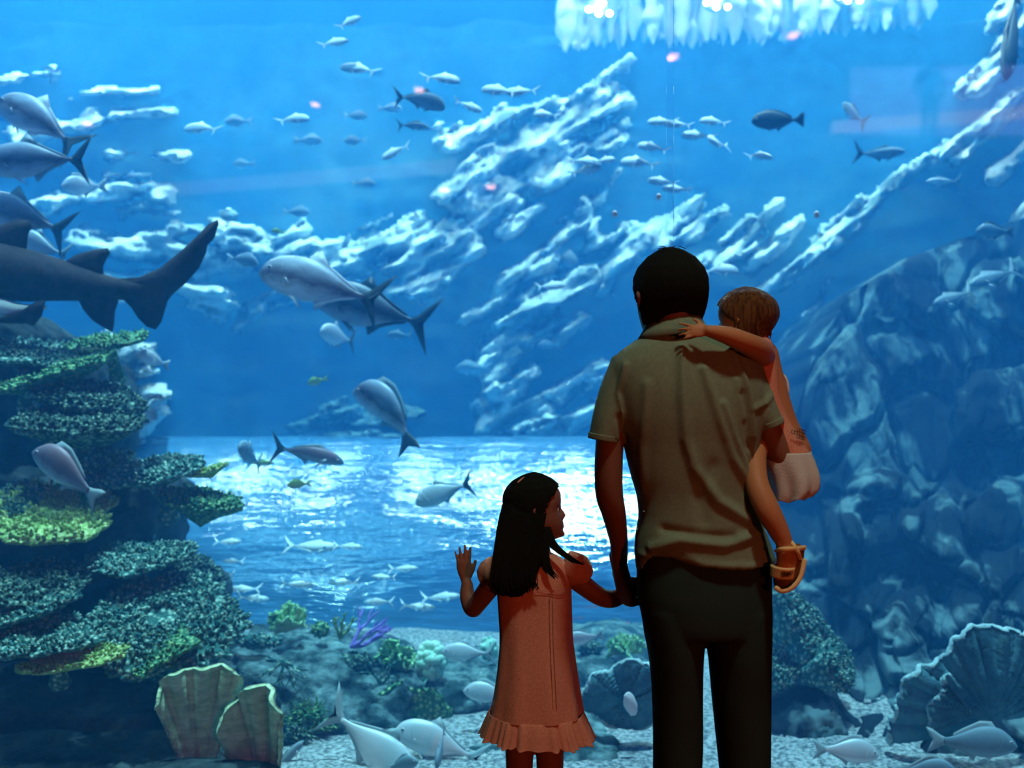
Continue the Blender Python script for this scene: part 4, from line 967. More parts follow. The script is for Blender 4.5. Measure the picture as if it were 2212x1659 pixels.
sfin('pectoral_fin', [(-330, 650), (-250, 650), (-240, 700), (-280, 780), (-330, 830), (-350, 760)], .03, -.16)
V, F = tube([P(-300, 676, DS - .02), P(-150, 684, DS - .02), P(-20, 662, DS - .07), P(40, 670, DS - .07), P(95, 664, DS - .05)], [(.10, .04), (.12, .05), (.09, .045), (.06, .035), (.015, .012)], 16, 30, ref=(0, 0, 1))
mk('belly', V, F, M['shark_belly'], parent=sh)
bb, ff = ico(2)
for dy in (-.1, .1): mk('eye', bb * [.02, .01, .02] + np.array(P(-560, 590, DS)) + [0, dy * .9, 0], ff, M['pupil'], parent=sh)
# ------------------------------------------------------------------ people
def head_geo(c, H, yaw, pitch=0, roll=0, child=0.0, infl=0.0, nz=46, na=56):
    """c: point midway between chin and crown. Face looks along +y before turning. infl grows it for hair."""
    z_ = [0, .04, .10, .2, .28, .36, .45, .52, .6, .7, .8, .9, .97, 1.0]
    Fr = np.array([.20, .345, .385, .375, .37, .37, .355, .365, .395, .395, .355, .245, .12, .01])
    Bk = np.array([.0, .03, .07, .15, .23, .31, .375, .41, .43, .425, .38, .28, .14, .01])
    Wd = np.array([.08, .155, .205, .26, .292, .315, .33, .337, .34, .33, .295, .215, .11, .01])
    if child:
        Wd = Wd + np.array([0, .01, .02, .02, .02, .015, .01, .01, .012, .015, .02, .02, .01, 0]) * child * 1.5
        Bk = Bk + np.array([0, 0, 0, 0, 0, 0, .01, .02, .03, .03, .03, .02, .01, 0]) * child
    zs = (1 - np.cos(np.linspace(0, math.pi, nz))) / 2; th = np.linspace(0, 2 * math.pi, na, endpoint=False)
    V = []
    for z in zs:
        f, b, w_ = np.interp(z, z_, Fr), np.interp(z, z_, Bk), np.interp(z, z_, Wd)
        cx, sy = np.cos(th), np.sin(th); e = 2.25
        px = np.sign(cx) * np.abs(cx) ** (2 / e) * w_; py = np.sign(sy) * np.abs(sy) ** (2 / e); py = np.where(py > 0, py * f, py * b)
        if infl == 0:
            fr = np.clip(sy, 0, 1) ** 2; g = lambda x0, z0, sx, sz: np.exp(-((px - x0) / sx) ** 2 - ((z - z0) / sz) ** 2)
            py = py + fr * ((.105 - .035 * child) * g(0, .345, .045 + .02 * child, .05 + .008 * child) + .06 * g(0, .43, .035, .08) + .035 * (1 + .9 * child) * g(0, .235, .08, .022) + .03 * (1 + .9 * child) * g(0, .185, .07, .022) + .03 * (1 + child) * g(0, .06, .09, .05)
                            - .045 * g(.135, .475, .065, .04) - .045 * g(-.135, .475, .065, .04) + .02 * g(0, .54, .22, .03) - .02 * g(0, .21, .06, .012) + .03 * child * (g(.17, .27, .08, .09) + g(-.17, .27, .08, .09)))
        V.append(np.stack([px, py, np.full(na, z - .5)], 1))
    V = np.vstack(V)
    if infl:
        N = V / (np.linalg.norm(V, axis=1)[:, None] + 1e-6); V = V + N * infl
    F = grid_faces(na, nz) + [tuple(range(na))[::-1], tuple((nz - 1) * na + i for i in range(na))]
    R = np.array(Matrix.Rotation(math.radians(yaw), 3, 'Z') @ Matrix.Rotation(math.radians(pitch), 3, 'X') @ Matrix.Rotation(math.radians(roll), 3, 'Y'))
    tf = lambda v: (np.asarray(v, float) * H) @ R.T + np.array(c)
    return V, F, tf
def ear_geo(tf, sd):
    pts = [(sd * .325, .0, -.14), (sd * .36, -.05, -.06), (sd * .375, -.075, .02), (sd * .355, -.03, .07), (sd * .335, .02, .04)]
    p = tf(pts); H_ = np.linalg.norm(tf([(1, 0, 0)]) - tf([(0, 0, 0)]))
    return tube(list(p), [(.028 * H_, .02 * H_), (.035 * H_, .022 * H_), (.04 * H_, .022 * H_), (.038 * H_, .02 * H_), (.025 * H_, .018 * H_)], 10, 22)
def eyes(tf, H, parent):
    b, f = ico(2)
    for sd in (-1, 1):
        o = mk('eye', tf(b * .058 + [sd * .135, .285, -.025]), f, M['eye'], parent=parent)
        mk('pupil', tf(b * [.026, .012, .026] + [sd * .135, .340, -.025]), f, M['pupil'], parent=o)
def hair_cap(c, H, yaw, pitch, roll, infl, child, yfun, seed, strand=.012, zmin=.10, thick=.02):
    V, F, tf = head_geo(c, H, yaw, pitch, roll, child, infl, 64, 90)
    z = V[:, 2] + .5; lim = yfun(z)
    ang = np.arctan2(V[:, 1], V[:, 0]); n = fbm(np.stack([ang * 9, z * 1.6, z * 0 + seed], 1), 4, seed)
    V2 = V * (1 + n[:, None] * strand / .4)
    keep = (V[:, 1] < lim + n * .03) & (z > zmin + n * .02)
    F = [f for f in F if all(keep[i] for i in f)]
    inner = V * .90; m_ = len(V); E_ = {}
    for f in F:
        for i in range(4): E_[(f[i], f[(i + 1) % 4])] = 1
    rim = [(a, b) for a, b in E_ if (b, a) not in E_]
    G_ = F + [tuple(i + m_ for i in f[::-1]) for f in F] + [(b, a, a + m_, b + m_) for a, b in rim]
    A_ = np.vstack([V2, inner]); used = np.unique(np.array([i for f in G_ for i in f])); re = -np.ones(len(A_), int); re[used] = np.arange(len(used))
    return tf(A_[used]), [tuple(re[i] for i in f) for f in G_], tf
def strands(mb, paths, r=.002, spread=0, n=1, seed=0, seg=5):
    rr = random.Random(seed)
    for p in paths:
        for k in range(n):
            off = Vector((rr.gauss(0, spread), rr.gauss(0, spread), 0)); end = rr.uniform(.85, 1.08)
            q = [Vector(a) + off * (.3 + .7 * i / max(1, len(p) - 1)) for i, a in enumerate(p)]
            q[-1] = q[-2].lerp(q[-1], end)
            mb.add(*tube(q, [r] + [r] * (len(q) - 2) + [r * .3], seg, len(q) * 4))

def hand(mb, W, fdir, pdir, size, curls, spread=8, thumb=(35, 20), side=1):
    """W wrist point, fdir finger direction, pdir palm facing direction; side=+1: thumb on fdir x pdir side"""
    f = Vector(fdir).normalized(); p = Vector(pdir); p = (p - f * p.dot(f)).normalized(); s = f.cross(p).normalized() * side
    L = size; W = Vector(W)
    def pt(a, b, c): return W + s * a * L + f * b * L + p * c * L
    mb.add(*tube([pt(0, -.10, 0), pt(.0, .08, 0), pt(.0, .28, 0), pt(.0, .50, 0)], [(.125 * L, .10 * L), (.17 * L, .085 * L), (.22 * L, .075 * L), (.21 * L, .06 * L)], 14, 16, ref=tuple(p)))
    xs = [.155, .055, -.05, -.15]; ln = [.43, .48, .45, .35]; rd = [.048, .050, .047, .041]
    for k in range(4):
        a = math.radians(spread * (1.5 - k)); d = (f * math.cos(a) + s * math.sin(a)).normalized(); base = pt(xs[k], .46, 0)
        c = curls[k] if hasattr(curls, '__len__') else curls; pts = [pt(xs[k] * .9, .34, 0), base]; q = base; ang = 0
        for j, sg in enumerate((.42, .32, .26)):
            ang += math.radians(c * (1.0 if j == 0 else 1.1)); v = d * math.cos(ang) + p * math.sin(ang); q = q + v * ln[k] * sg * L; pts.append(q)
        r = rd[k] * L; mb.add(*tube(pts, [r * 1.1, r * 1.08, r, r * .92, r * .78], 10, 20, ref=tuple(s)))
    a, cu = thumb; a = math.radians(a); d = (f * math.cos(a) + s * math.sin(a)).normalized(); b0 = pt(.10, .06, .03); b1 = pt(.20, .20, .04)
    q1 = b1 + (d * math.cos(math.radians(cu)) + p * math.sin(math.radians(cu))) * .17 * L; q2 = q1 + (d * math.cos(math.radians(cu * 1.8)) + f * .35 + p * math.sin(math.radians(cu * 1.8))).normalized() * .15 * L
    mb.add(*tube([b0, b1, q1, q2], [.075 * L, .068 * L, .056 * L, .045 * L], 10, 18, ref=tuple(p)))

def gauss_line(Vx, Vz, line, wid):
    """distance falloff to a polyline in the x-z plane"""
    best = np.zeros(len(Vx))
    for (x0, z0), (x1, z1) in zip(line[:-1], line[1:]):
        dx, dz = x1 - x0, z1 - z0; t = np.clip(((Vx - x0) * dx + (Vz - z0) * dz) / (dx * dx + dz * dz + 1e-9), 0, 1)
        d = np.hypot(Vx - x0 - t * dx, Vz - z0 - t * dz); best = np.maximum(best, np.exp(-(d / wid) ** 2))
    return best
def folds(V, N, D, lines, back=True):
    s = D / FPX
    for ln, wpx, amp in lines:
        L = [(P(x, 0, D).x, P(0, y, D).z) for x, y in ln]
        g = gauss_line(V[:, 0], V[:, 2], L, wpx * s)
        g = g * np.clip(-N[:, 1] * 1.5, 0, 1); V = V + N * (g * amp)[:, None]
    return V

# ---------------- the man
DM = 2.38
def pm(x, y, d=0): return P(x, y, DM + d)
man = empty('person', (pm(1500, 0).x, DM, 0), 'man seen from behind in grey polo and black trousers, head turned slightly left', 'person')
mb = MB()
HM = .228; hc = P(1447, 646, DM + .01)
hv, hf, htf = head_geo(hc, HM, 14, 3, 0)
mb.add(htf(hv), hf)
for sd in (-1, 1): mb.add(*ear_geo(htf, sd))
mb.add(*tube([pm(1455, 660, -.015), pm(1455, 700, -.015), pm(1458, 760, -.01)], [(.050, .055), (.050, .055), (.060, .062)], 20, 14, ref=(0, 1, 0)))
mb.add(*tube([pm(1482, 830, 0), pm(1485, 860, 0), pm(1490, 1000, 0), pm(1510, 1200, 0)], [(.11, .08), (.13, .09), (.12, .085), (.12, .085)], 24, 20, ref=(0, 1, 0)))
# left arm hanging down to the girl's hand
AL = [pm(1366, 815, 0), pm(1336, 870, -.005), pm(1318, 950, -.01), pm(1315, 1055, 0), pm(1326, 1110, .03), pm(1336, 1165, .08), pm(1338, 1205, .12)]
mb.add(*tube(AL, [(.040, .045), (.034, .044), (.0335, .044), (.0335, .042), (.029, .040), (.023, .031), (.021, .026)], 20, 44, ref=(0, 1, 0)))
hand(mb, pm(1337, 1218, .13), (.24, .05, -1), (.9, .35, .1), .20, [58, 62, 64, 66], 2, (28, 48), side=-1)
# right arm folded forward under the toddler
AR = [pm(1596, 815, 0), pm(1630, 875, -.005), pm(1668, 948, .0), pm(1690, 1000, .01), pm(1684, 1012, .06), pm(1660, 1010, .14), pm(1640, 1005, .22)]
mb.add(*tube(AR, [(.040, .045), (.033, .044), (.035, .046), (.036, .044), (.040, .042), (.032, .036), (.026, .028)], 20, 44, ref=(0, 1, .2)))
hand(mb, pm(1628, 1000, .25), (-.8, .5, .15), (0, -.3, 1), .19, 18, 6, (40, 10), side=-1)
for cx, x2 in ((1460, 1464), (1606, 1612)):
    mb.add(*tube([pm(cx, 1240), pm(cx, 1450), pm(x2, 1700), pm(x2, 2060), pm(x2, 2112)], [.055, .05, .045, .04, .038], 18, 30, ref=(0, 1, 0)))
V, F, N = remesh(*mb.arr(), .0045, 3)
mbody = mk('body', V, F, M['skin_a'], parent=man)
eyes(htf, HM, mbody)
# hair
yf = lambda z: np.interp(z, [0, .15, .3, .42, .5, .62, .75, .85, 1], [-.02, -.03, -.03, -.03, .04, .16, .30, .5, .6])
V, F, tf = hair_cap(hc, HM * 1.0, 14, 3, 0, .042, 0, yf, 3, zmin=.215)
mb = MB(); mb.add(V, F)
rr = random.Random(2)
for k in range(34):  # loose tufts on crown and nape
    a = rr.uniform(-2.6, 2.6); 
    if k < 10: q0 = tf([(rr.uniform(-.18, .12), rr.uniform(-.15, .15), .52)])[0]; q1 = q0 + np.array([rr.uniform(-.02, .02), rr.uniform(-.02, .02), rr.uniform(.002, .010)])
    else: x = rr.uniform(-.26, .26); q0 = tf([(x, -.24, -.24)])[0]; q1 = q0 + np.array([rr.uniform(-.006, .006), .004, -rr.uniform(.012, .026)])
    mb.add(*tube([q0, (q0 + q1) / 2 + np.array([0, -.002, .001]), q1], [.0012, .0011, .0005] if k < 10 else [.005, .004, .001], 5, 6))
mk('hair', *mb.arr(), M['hair_black'], parent=man)
# polo shirt
def hem(v, th, x, y, z):
    if v < .72: return x, y, z
    k = (v - .72) / .28; px = 1106 + x / DM * FPX
    tgt = np.interp(px, [1365, 1380, 1400, 1430, 1460, 1500, 1560, 1620, 1675], [40, 16, -40, -54, -34, -12, 2, -2, -4]) * DM / FPX
    return x, y, z - tgt * k * k
tabM = [(698, 1412, 1504, .062), (712, 1400, 1516, .068), (728, 1384, 1548, .075, .0), (742, 1362, 1585, .088), (762, 1336, 1618, .10), (790, 1318, 1640, .112), (840, 1318, 1650, .125), (900, 1330, 1648, .128), (960, 1347, 1638, .122), (1020, 1362, 1628, .118),
        (1070, 1376, 1628, .115), (1115, 1380, 1638, .118), (1150, 1374, 1652, .122), (1180, 1372, 1662, .126), (1212, 1376, 1673, .128)]
mb = MB(); mb.add(*loft(rowsP(tabM, DM), 64, 90, 2.35, mod=hem))
mb.add(*tube([pm(1370, 796), pm(1338, 848), pm(1320, 900, -.005), pm(1307, 948, -.005)], [(.060, .066), (.047, .064), (.0425, .063), (.0385, .062)], 24, 30, ref=(0, 1, 0), cap=False))
mb.add(*tube([pm(1592, 798), pm(1618, 846), pm(1640, 886, -.005), pm(1659, 918, -.005)], [(.062, .066), (.050, .064), (.042, .062), (.036, .060)], 24, 30, ref=(0, 1, 0), cap=False))
V, F, N = remesh(*mb.arr(), .005, 4)
V = folds(V, N, DM, [
    ([(1458, 760), (1456, 860), (1462, 940), (1480, 1000), (1530, 1070), (1590, 1110)], 11, .013), ([(1500, 800), (1530, 900), (1560, 980), (1610, 1060)], 9, .010),
    ([(1560, 760), (1590, 830), (1602, 890), (1605, 940)], 7, .011), ([(1585, 900), (1575, 860), (1568, 820)], 7, .007), ([(1345, 790), (1330, 850), (1345, 930)], 6, .008), ([(1385, 830), (1378, 960), (1382, 1060)], 9, .006),
    ([(1540, 870), (1560, 930), (1590, 1000), (1622, 1060)], 7, .009), ([(1400, 1170), (1450, 1150), (1540, 1160), (1620, 1140)], 10, .012), ([(1380, 1190), (1440, 1182), (1500, 1200), (1600, 1205)], 7, .007), ([(1610, 880), (1640, 870), (1660, 850)], 6, .006),
    ([(1520, 1000), (1490, 1060), (1500, 1110)], 16, -.006), ([(1420, 1130), (1500, 1140), (1560, 1144)], 9, -.008), ([(1330, 900), (1350, 960), (1352, 1000)], 8, -.006), ([(1600, 960), (1590, 900), (1582, 850)], 9, -.008)])
V = V + N * (fbm(V * [14, 14, 5], 3, 9) * .0022)[:, None]
shirt = mk('polo_shirt', V, F, M['shirt'], parent=man)
# collar: a folded band round the neck, standing behind and dipping to both sides
ring = []
for t in np.linspace(0, 2 * math.pi, 40, endpoint=False):
    ring.append((math.cos(t), math.sin(t)))
cN = P(1456, 722, DM - .005); Vc = []
for k, (dz, rx, ry) in enumerate(((.026, .056, .056), (.031, .060, .060), (.022, .067, .068), (.006, .076, .078), (-.010, .086, .088), (-.013, .082, .084), (.004, .070, .072), (.020, .058, .058))):
    for c_, s_ in ring:
        Vc.append((cN.x + c_ * rx, cN.y + s_ * ry, cN.z + dz + .010 - (c_ < 0) * .010 * abs(c_) + (c_ > 0) * .004 * c_ - max(0, s_) * .03))
Fc = []
for k in range(8):
    for i in range(40): Fc.append((k * 40 + i, k * 40 + (i + 1) % 40, ((k + 1) % 8) * 40 + (i + 1) % 40, ((k + 1) % 8) * 40 + i))
mk('collar', Vc, Fc, M['shirt'], parent=shirt)
for (ca, cb, r_) in ((pm(1307, 938, -.005), pm(1305, 951, -.005), .0385), (pm(1655, 908, -.005), pm(1660, 921, -.005), .0355)):
    V, F = tube([ca, cb], [(r_ + .0015, .0635), (r_ + .001, .0625)], 28, 5, ref=(0, 1, 0), cap=False); mk('sleeve_hem', V, F, M['shirt'], parent=shirt)
# trousers
mb = MB()
mb.add(*loft(rowsP([(1170, 1386, 1655, .108), (1215, 1378, 1662, .115), (1280, 1378, 1663, .125), (1330, 1386, 1663, .125), (1360, 1392, 1663, .12)], DM), 48, 30, 2.3))
def leg(rows):
    return loft([(P(0, y, DM).z, P(a, 0, DM).x, P(b, 0, DM).x, DM + d, h) for y, a, b, h, d in rows], 36, 50, 2.1)
mb.add(*leg([(1310, 1384, 1520, .11, 0), (1360, 1391, 1522, .11, 0), (1420, 1402, 1518, .105, 0), (1500, 1409, 1516, .095, 0), (1660, 1412, 1516, .085, .005), (1850, 1415, 1514, .075, 0), (2000, 1418, 1510, .068, 0), (2092, 1416, 1512, .068, 0)]))
mb.add(*leg([(1310, 1524, 1663, .11, 0), (1360, 1522, 1663, .11, 0), (1420, 1530, 1663, .105, 0), (1500, 1539, 1662, .095, 0), (1660, 1556, 1661, .085, .005), (1850, 1560, 1660, .075, 0), (2000, 1564, 1656, .068, 0), (2092, 1562, 1658, .068, 0)]))
V, F, N = remesh(*mb.arr(), .006, 3); V = V + N * (fbm(V * [8, 8, 5], 3, 19) * .004)[:, None]
mk('trousers', V, F, M['trousers'], parent=man)
for cx in (1464, 1612):
    x = P(cx, 0, DM).x; V, F = tube([(x, DM - .07, .045), (x, DM + .02, .05), (x + .005, DM + .13, .04), (x + .005, DM + .21, .032)], [(.038, .040), (.045, .045), (.050, .036), (.036, .026)], 18, 24, ref=(0, 0, 1))
    V[:, 2] = np.maximum(V[:, 2], 0.001); mk('shoe', V, F, M['shoe'], parent=man)

# ---------------- the girl
DG = 2.60
def pg(x, y, d=0): return P(x, y, DG + d)
girl = empty('person', (pg(1155, 0).x, DG, 0), 'small girl in pale dress with long black hair, one palm raised, looking up right', 'person')
mb = MB(); HG = .172; hg = P(1157, 1098, DG + .0)
gv, gf, gtf = head_geo(hg, HG, -84, 4, 0, 1.0)
mb.add(gtf(gv), gf); 
for sd in (-1, 1): mb.add(*ear_geo(gtf, sd))
mb.add(*tube([pg(1158, 1130), pg(1158, 1170), pg(1155, 1205)], [(.036, .036), (.034, .034), (.05, .042)], 16, 14, ref=(0, 1, 0)))
mb.add(*tube([pg(1155, 1250), pg(1155, 1275), pg(1155, 1400), pg(1155, 1480)], [(.085, .055), (.085, .06), (.08, .06), (.09, .065)], 20, 20, ref=(0, 1, 0)))
mb.add(*tube([pg(1085, 1232), pg(1058, 1268, .02), pg(1030, 1306, .05), pg(1020, 1314, .07), pg(1010, 1288, .09), pg(1009, 1262, .10)], [.030, .028, .024, .0235, .021, .016], 18, 40, ref=(0, 1, 0)))
hand(mb, pg(1006, 1252, .105), (-.12, .05, 1), (0.05, 1, 0), .097, [4, 2, 5, 8], 7, (28, 0), side=-1)
mb.add(*tube([pg(1225, 1232), pg(1258, 1262, .0), pg(1295, 1288, -.01), pg(1322, 1294, -.03), pg(1345, 1285, -.05), pg(1358, 1279, -.06)], [.030, .027, .0245, .023, .020, .017], 18, 40, ref=(0, 1, 0)))
hand(mb, pg(1362, 1276, -.065), (1, -.2, .35), (-.1, -.9, .1), .092, [30, 32, 35, 38], 2, (35, 20), side=-1)
for cx in (1122, 1188):
    mb.add(*tube([pg(cx, 1500), pg(cx, 1640), pg(cx, 1760), pg(cx, 1860), pg(cx, 1965), pg(cx, 1992)], [.045, .036, .034, .033, .022, .024], 18, 40, ref=(0, 1, 0)))
    x = pg(cx, 0).x; mb.add(*tube([(x, DG - .03, .03), (x, DG + .04, .028), (x, DG + .12, .02)], [(.024, .026), (.028, .024), (.026, .016)], 14, 14, ref=(0, 0, 1)))
V, F, N = remesh(*mb.arr(), .0032, 2); V[:, 2] = np.maximum(V[:, 2], .001)
gbody = mk('body', V, F, M['skin_c'], parent=girl); eyes(gtf, HG, gbody)
yf = lambda z: np.interp(z, [0, .15, .3, .45, .6, .72, .82, .9, 1], [-.04, .0, .05, .10, .17, .26, .36, .5, .7])
V, F, tf = hair_cap(hg, HG, -84, 4, 0, .045, 1.0, yf, 6, zmin=.05)
mb = MB(); mb.add(V, F)
# long hair falling down the back
tabH = [(1062, 1098, 1140, .040, -.0), (1090, 1086, 1156, .050, -.01), (1120, 1081, 1168, .052, -.02), (1150, 1080, 1178, .05, -.035), (1180, 1076, 1184, .042, -.05), (1205, 1070, 1176, .034, -.06), (1230, 1064, 1164, .028, -.068), (1255, 1064, 1152, .022, -.072), (1272, 1072, 1140, .014, -.072), (1282, 1090, 1128, .006, -.072)]
def hm(v, th, x, y, z):
    n = fbm(np.stack([np.cos(th) * 3 + v * .8, np.sin(th) * 3, np.full(len(th), v * 1.2)], 1), 3, 4)
    st = np.sin(th * 17 + v * 3) * .5 + np.sin(th * 29) * .3
    return x + n * .004 * v, y + (n * .006 + st * .0022), z - (st * .012 if v > .8 else 0)
mb.add(*loft(rowsP(tabH, DG), 72, 60, 2.2, mod=hm))
rr = random.Random(8)
pa = []
for k in range(60):
    u = k / 59; x0 = 1082 + u * 96; x1 = 1062 + u * 92; pa.append([pg(x0, 1110, -.075), pg(x0 * .5 + x1 * .5 - 3, 1190, -.088), pg(x1, 1250, -.092), pg(x1 + rr.uniform(-3, 12), 1268 + 14 * math.sin(u * 3.1) + rr.uniform(-6, 8), -.088)])
strands(mb, pa, .0028, .002, 2, 3)
for k in range(9):   # locks blown over the right shoulder
    x = 1170 + k * 2.2; pa = [[pg(x, 1140, -.055), pg(x + 18, 1180, -.066), pg(1222 + k * 4, 1205 + k * 1.5, -.072), pg(1240 + k * 3, 1218 + rr.uniform(-6, 4), -.074)]]; strands(mb, pa, .0024, .001, 1, k)
for k in range(8):
    x = 1170 + k * 2; pa = [[pg(x, 1150, -.065), pg(x + 2, 1205, -.075), pg(x + 10, 1232, -.08), pg(x + 22 + rr.uniform(-4, 8), 1250 + rr.uniform(-5, 3), -.08)]]; strands(mb, pa, .0022, .001, 1, k + 20)
for k in range(8):
    pa = [[pg(1086 + k, 1090, -.03), pg(1079 - k * .4, 1130, -.04), pg(1074 - k * .5, 1180, -.05), pg(1068 - k * .6, 1215, -.055)]]; strands(mb, pa, .0014, .001, 1, k + 40)
hair = mk('hair', *mb.arr(), M['hair_black'], parent=girl)
V, F = tube([pg(1120, 1042, -.035), pg(1132, 1034, -.02), pg(1150, 1029, .0), pg(1166, 1031, .01)], [.0035, .005, .005, .003], 8, 14); mk('hair_clip', V, F, M['dress'], parent=girl)
# dress
tabD = [(1196, 1118, 1196, .030), (1206, 1100, 1214, .048), (1222, 1082, 1228, .060), (1245, 1074, 1233, .066), (1275, 1072, 1234, .070), (1320, 1075, 1235, .072), (1380, 1078, 1237, .080), (1440, 1074, 1244, .090), (1500, 1066, 1252, .10), (1540, 1058, 1258, .106)]
def dm(v, th, x, y, z):
    n = fbm(np.stack([x * 16, y * 16, z * 3], 1), 3, 6); a = np.clip((v - .15), 0, 1) * 1.3
    nx, ny = np.cos(th), np.sin(th); w_ = (n * .006 + .003 * np.sin(th * 9 + 1) * v) * a
    return x + nx * w_, y + ny * w_, z
V, F = loft(rowsP(tabD, DG), 110, 90, 2.3, mod=dm)
dress = mk('dress', V, F, M['dress'], parent=girl)
tabR = [(1536, 1058, 1258, .106), (1543, 1056, 1261, .110), (1560, 1050, 1268, .116), (1583, 1042, 1278, .122), (1589, 1040, 1281, .124)]
def rm(v, th, x, y, z):
    k = v * .016 + .002; pl = (.6 * np.sin(th * 19 + 2.2 * np.sin(th * 4)) + .4 * np.sin(th * 37 + 1.5 * np.sin(th * 6))) * .6
    return x + np.cos(th) * pl * k, y + np.sin(th) * pl * k, z - .006 * np.cos(th - .4) * v - .006 * pl * v
V, F = loft(rowsP(tabR, DG), 200, 16, 2.2, mod=rm, cap=False)
ruf = mk('ruffle', V, F, M['dress'], parent=dress); so = ruf.modifiers.new('cloth', 'SOLIDIFY'); so.thickness = .002
for y in (1275, 1281):   # yoke seam
    V, F = tube([pg(1073, y - 3, -.03), pg(1100, y, -.064), pg(1154, y + 1, -.0725), pg(1208, y, -.064), pg(1234, y - 3, -.03)], [.0008] * 5, 6, 30); mk('seam', V, F, M['dress'], parent=dress)
for x in (1188, 1196):
    V, F = tube([pg(x, 1285, -.072), pg(x + 2, 1400, -.085), pg(x + 7, 1530, -.103)], [.0008] * 3, 6, 24); mk('seam', V, F, M['dress'], parent=dress)
V, F = tube([pg(1162, 1205, -.052), pg(1162, 1240, -.068), pg(1163, 1272, -.073)], [.0016] * 3, 6, 16); mk('placket', V, F, M['dress'], parent=dress)
for (a, b, c) in (((1092, 1222), (1070, 1236), (1052, 1252)), ((1218, 1216), (1240, 1228), (1258, 1244))):
    V, F = tube([pg(*a), pg(*b), pg(*c, .012)], [(.034, .034), (.043, .045), (.036, .038)], 40, 20, ref=(0, 1, 0), cap=False)
    N = vnormals(V, F); V = V + N * (fbm(V * 45, 3, 5) * .004)[:, None]
    sl = mk('puff_sleeve', V, F, M['dress'], parent=dress); so = sl.modifiers.new('cloth', 'SOLIDIFY'); so.thickness = .0015

# ---------------- the toddler on the man's right arm
DT = 2.45
def pt_(x, y, d=0): return P(x, y, DT + d)
tod = empty('person', pt_(1680, 985), 'toddler in pink dress carried on the man\'s right arm, hand on his collar', 'person')
mb = MB(); HT = .162; ht = P(1609, 697, DT - .02)
tv, tf_, ttf = head_geo(ht, HT, 52, 0, 2, 1.0)
mb.add(ttf(tv), tf_)
for sd in (-1, 1): mb.add(*ear_geo(ttf, sd))
mb.add(*tube([pt_(1622, 730), pt_(1634, 760), pt_(1642, 785)], [.032, .032, .045], 14, 12, ref=(0, 1, 0)))
mb.add(*tube([pt_(1640, 770), pt_(1645, 830), pt_(1668, 920), pt_(1695, 980)], [(.048, .045), (.058, .05), (.062, .055), (.066, .06)], 20, 24, ref=(0, 1, 0)))
# left arm laid over the man's shoulder
mb.add(*tube([P(1648, 772, 2.40), P(1640, 757, 2.33), P(1612, 742, 2.275), P(1580, 728, 2.255), P(1550, 719, 2.25), P(1530, 715, 2.25)], [.030, .030, .0255, .022, .0175, .0135], 18, 40, ref=(0, 0, 1)))
hand(mb, P(1532, 714, 2.25), (-1, .02, -.02), (.0, .9, -.3), .075, [4, 8, 6, 2], 10, (45, 0), side=-1)
mb.add(*tube([pt_(1655, 790, .04), pt_(1660, 850, .09), pt_(1640, 880, .14)], [.026, .022, .017], 14, 20, ref=(0, 1, 0)))
hand(mb, pt_(1636, 886, .145), (-.8, .1, -.5), (0, 1, 0), .075, 15, 6, (35, 10), side=1)
# near leg hangs down over the man's hip
mb.add(*tube([pt_(1690, 955, -.01), P(1655, 950, 2.42), P(1632, 975, 2.355), P(1634, 1040, 2.285), P(1657, 1098, 2.25), P(1684, 1150, 2.245), P(1697, 1180, 2.245), P(1698, 1200, 2.25)], [.050, .036, .028, .027, .028, .023, .018, .019], 18, 60, ref=(0, 1, 0)))
mb.add(*tube([P(1697, 1188, 2.245), P(1700, 1215, 2.25), P(1695, 1245, 2.255), P(1690, 1258, 2.26)], [(.022, .024), (.024, .022), (.025, .016), (.018, .012)], 14, 20, ref=(0, 1, 0)))
mb.add(*tube([pt_(1690, 975, .05), pt_(1640, 1000, .14), pt_(1600, 1030, .2), pt_(1590, 1090, .22), pt_(1592, 1120, .22)], [.05, .04, .03, .026, .02], 16, 40, ref=(0, 1, 0)))
V, F, N = remesh(*mb.arr(), .003, 2)
tbody = mk('body', V, F, M['skin_t'], parent=tod); eyes(ttf, HT, tbody)
yf = lambda z: np.interp(z, [0, .15, .3, .42, .55, .7, .82, .9, 1], [-.14, -.14, -.10, -.04, .10, .28, .42, .6, .7])
V, F, _t = hair_cap(ht, HT, 52, 0, 2, .045, 1.0, yf, 12, zmin=.16, strand=.016)
mb = MB(); mb.add(V, F); rr = random.Random(5); pa = []
for k in range(40):
    x = 1592 + k * 1.85; pa.append([pt_(x, 690 + rr.uniform(-10, 10), -.087 + abs(k - 24) * .0018), pt_(x + 1, 720, -.080 + abs(k - 24) * .0018), pt_(x + rr.uniform(-2, 4), 738 + rr.uniform(-6, 8) - abs(k - 20) * .5, -.068 + abs(k - 24) * .0018)])
strands(mb, pa, .0026, .001, 1, 2)
mk('hair', *mb.arr(), M['hair_brown'], parent=tod)
tabT = [(722, 1618, 1652, .030), (732, 1606, 1662, .042), (750, 1602, 1670, .050), (790, 1600, 1677, .056), (850, 1604, 1682, .060), (900, 1612, 1698, .066), (940, 1622, 1722, .074), (985, 1640, 1750, .080)]
def tm(v, th, x, y, z):
    n = fbm(np.stack([x * 20, y * 20, z * 7], 1), 3, 26); return x + np.cos(th) * n * .004, y + np.sin(th) * n * .005, z
V, F = loft(rowsP(tabT, DT - .03), 60, 60, 2.2, mod=tm)
td = mk('dress', V, F, M['dress'], parent=tod)
tabS = [(975, 1636, 1746, .080), (1000, 1640, 1756, .086), (1030, 1650, 1762, .092), (1056, 1656, 1758, .094), (1072, 1660, 1742, .090)]
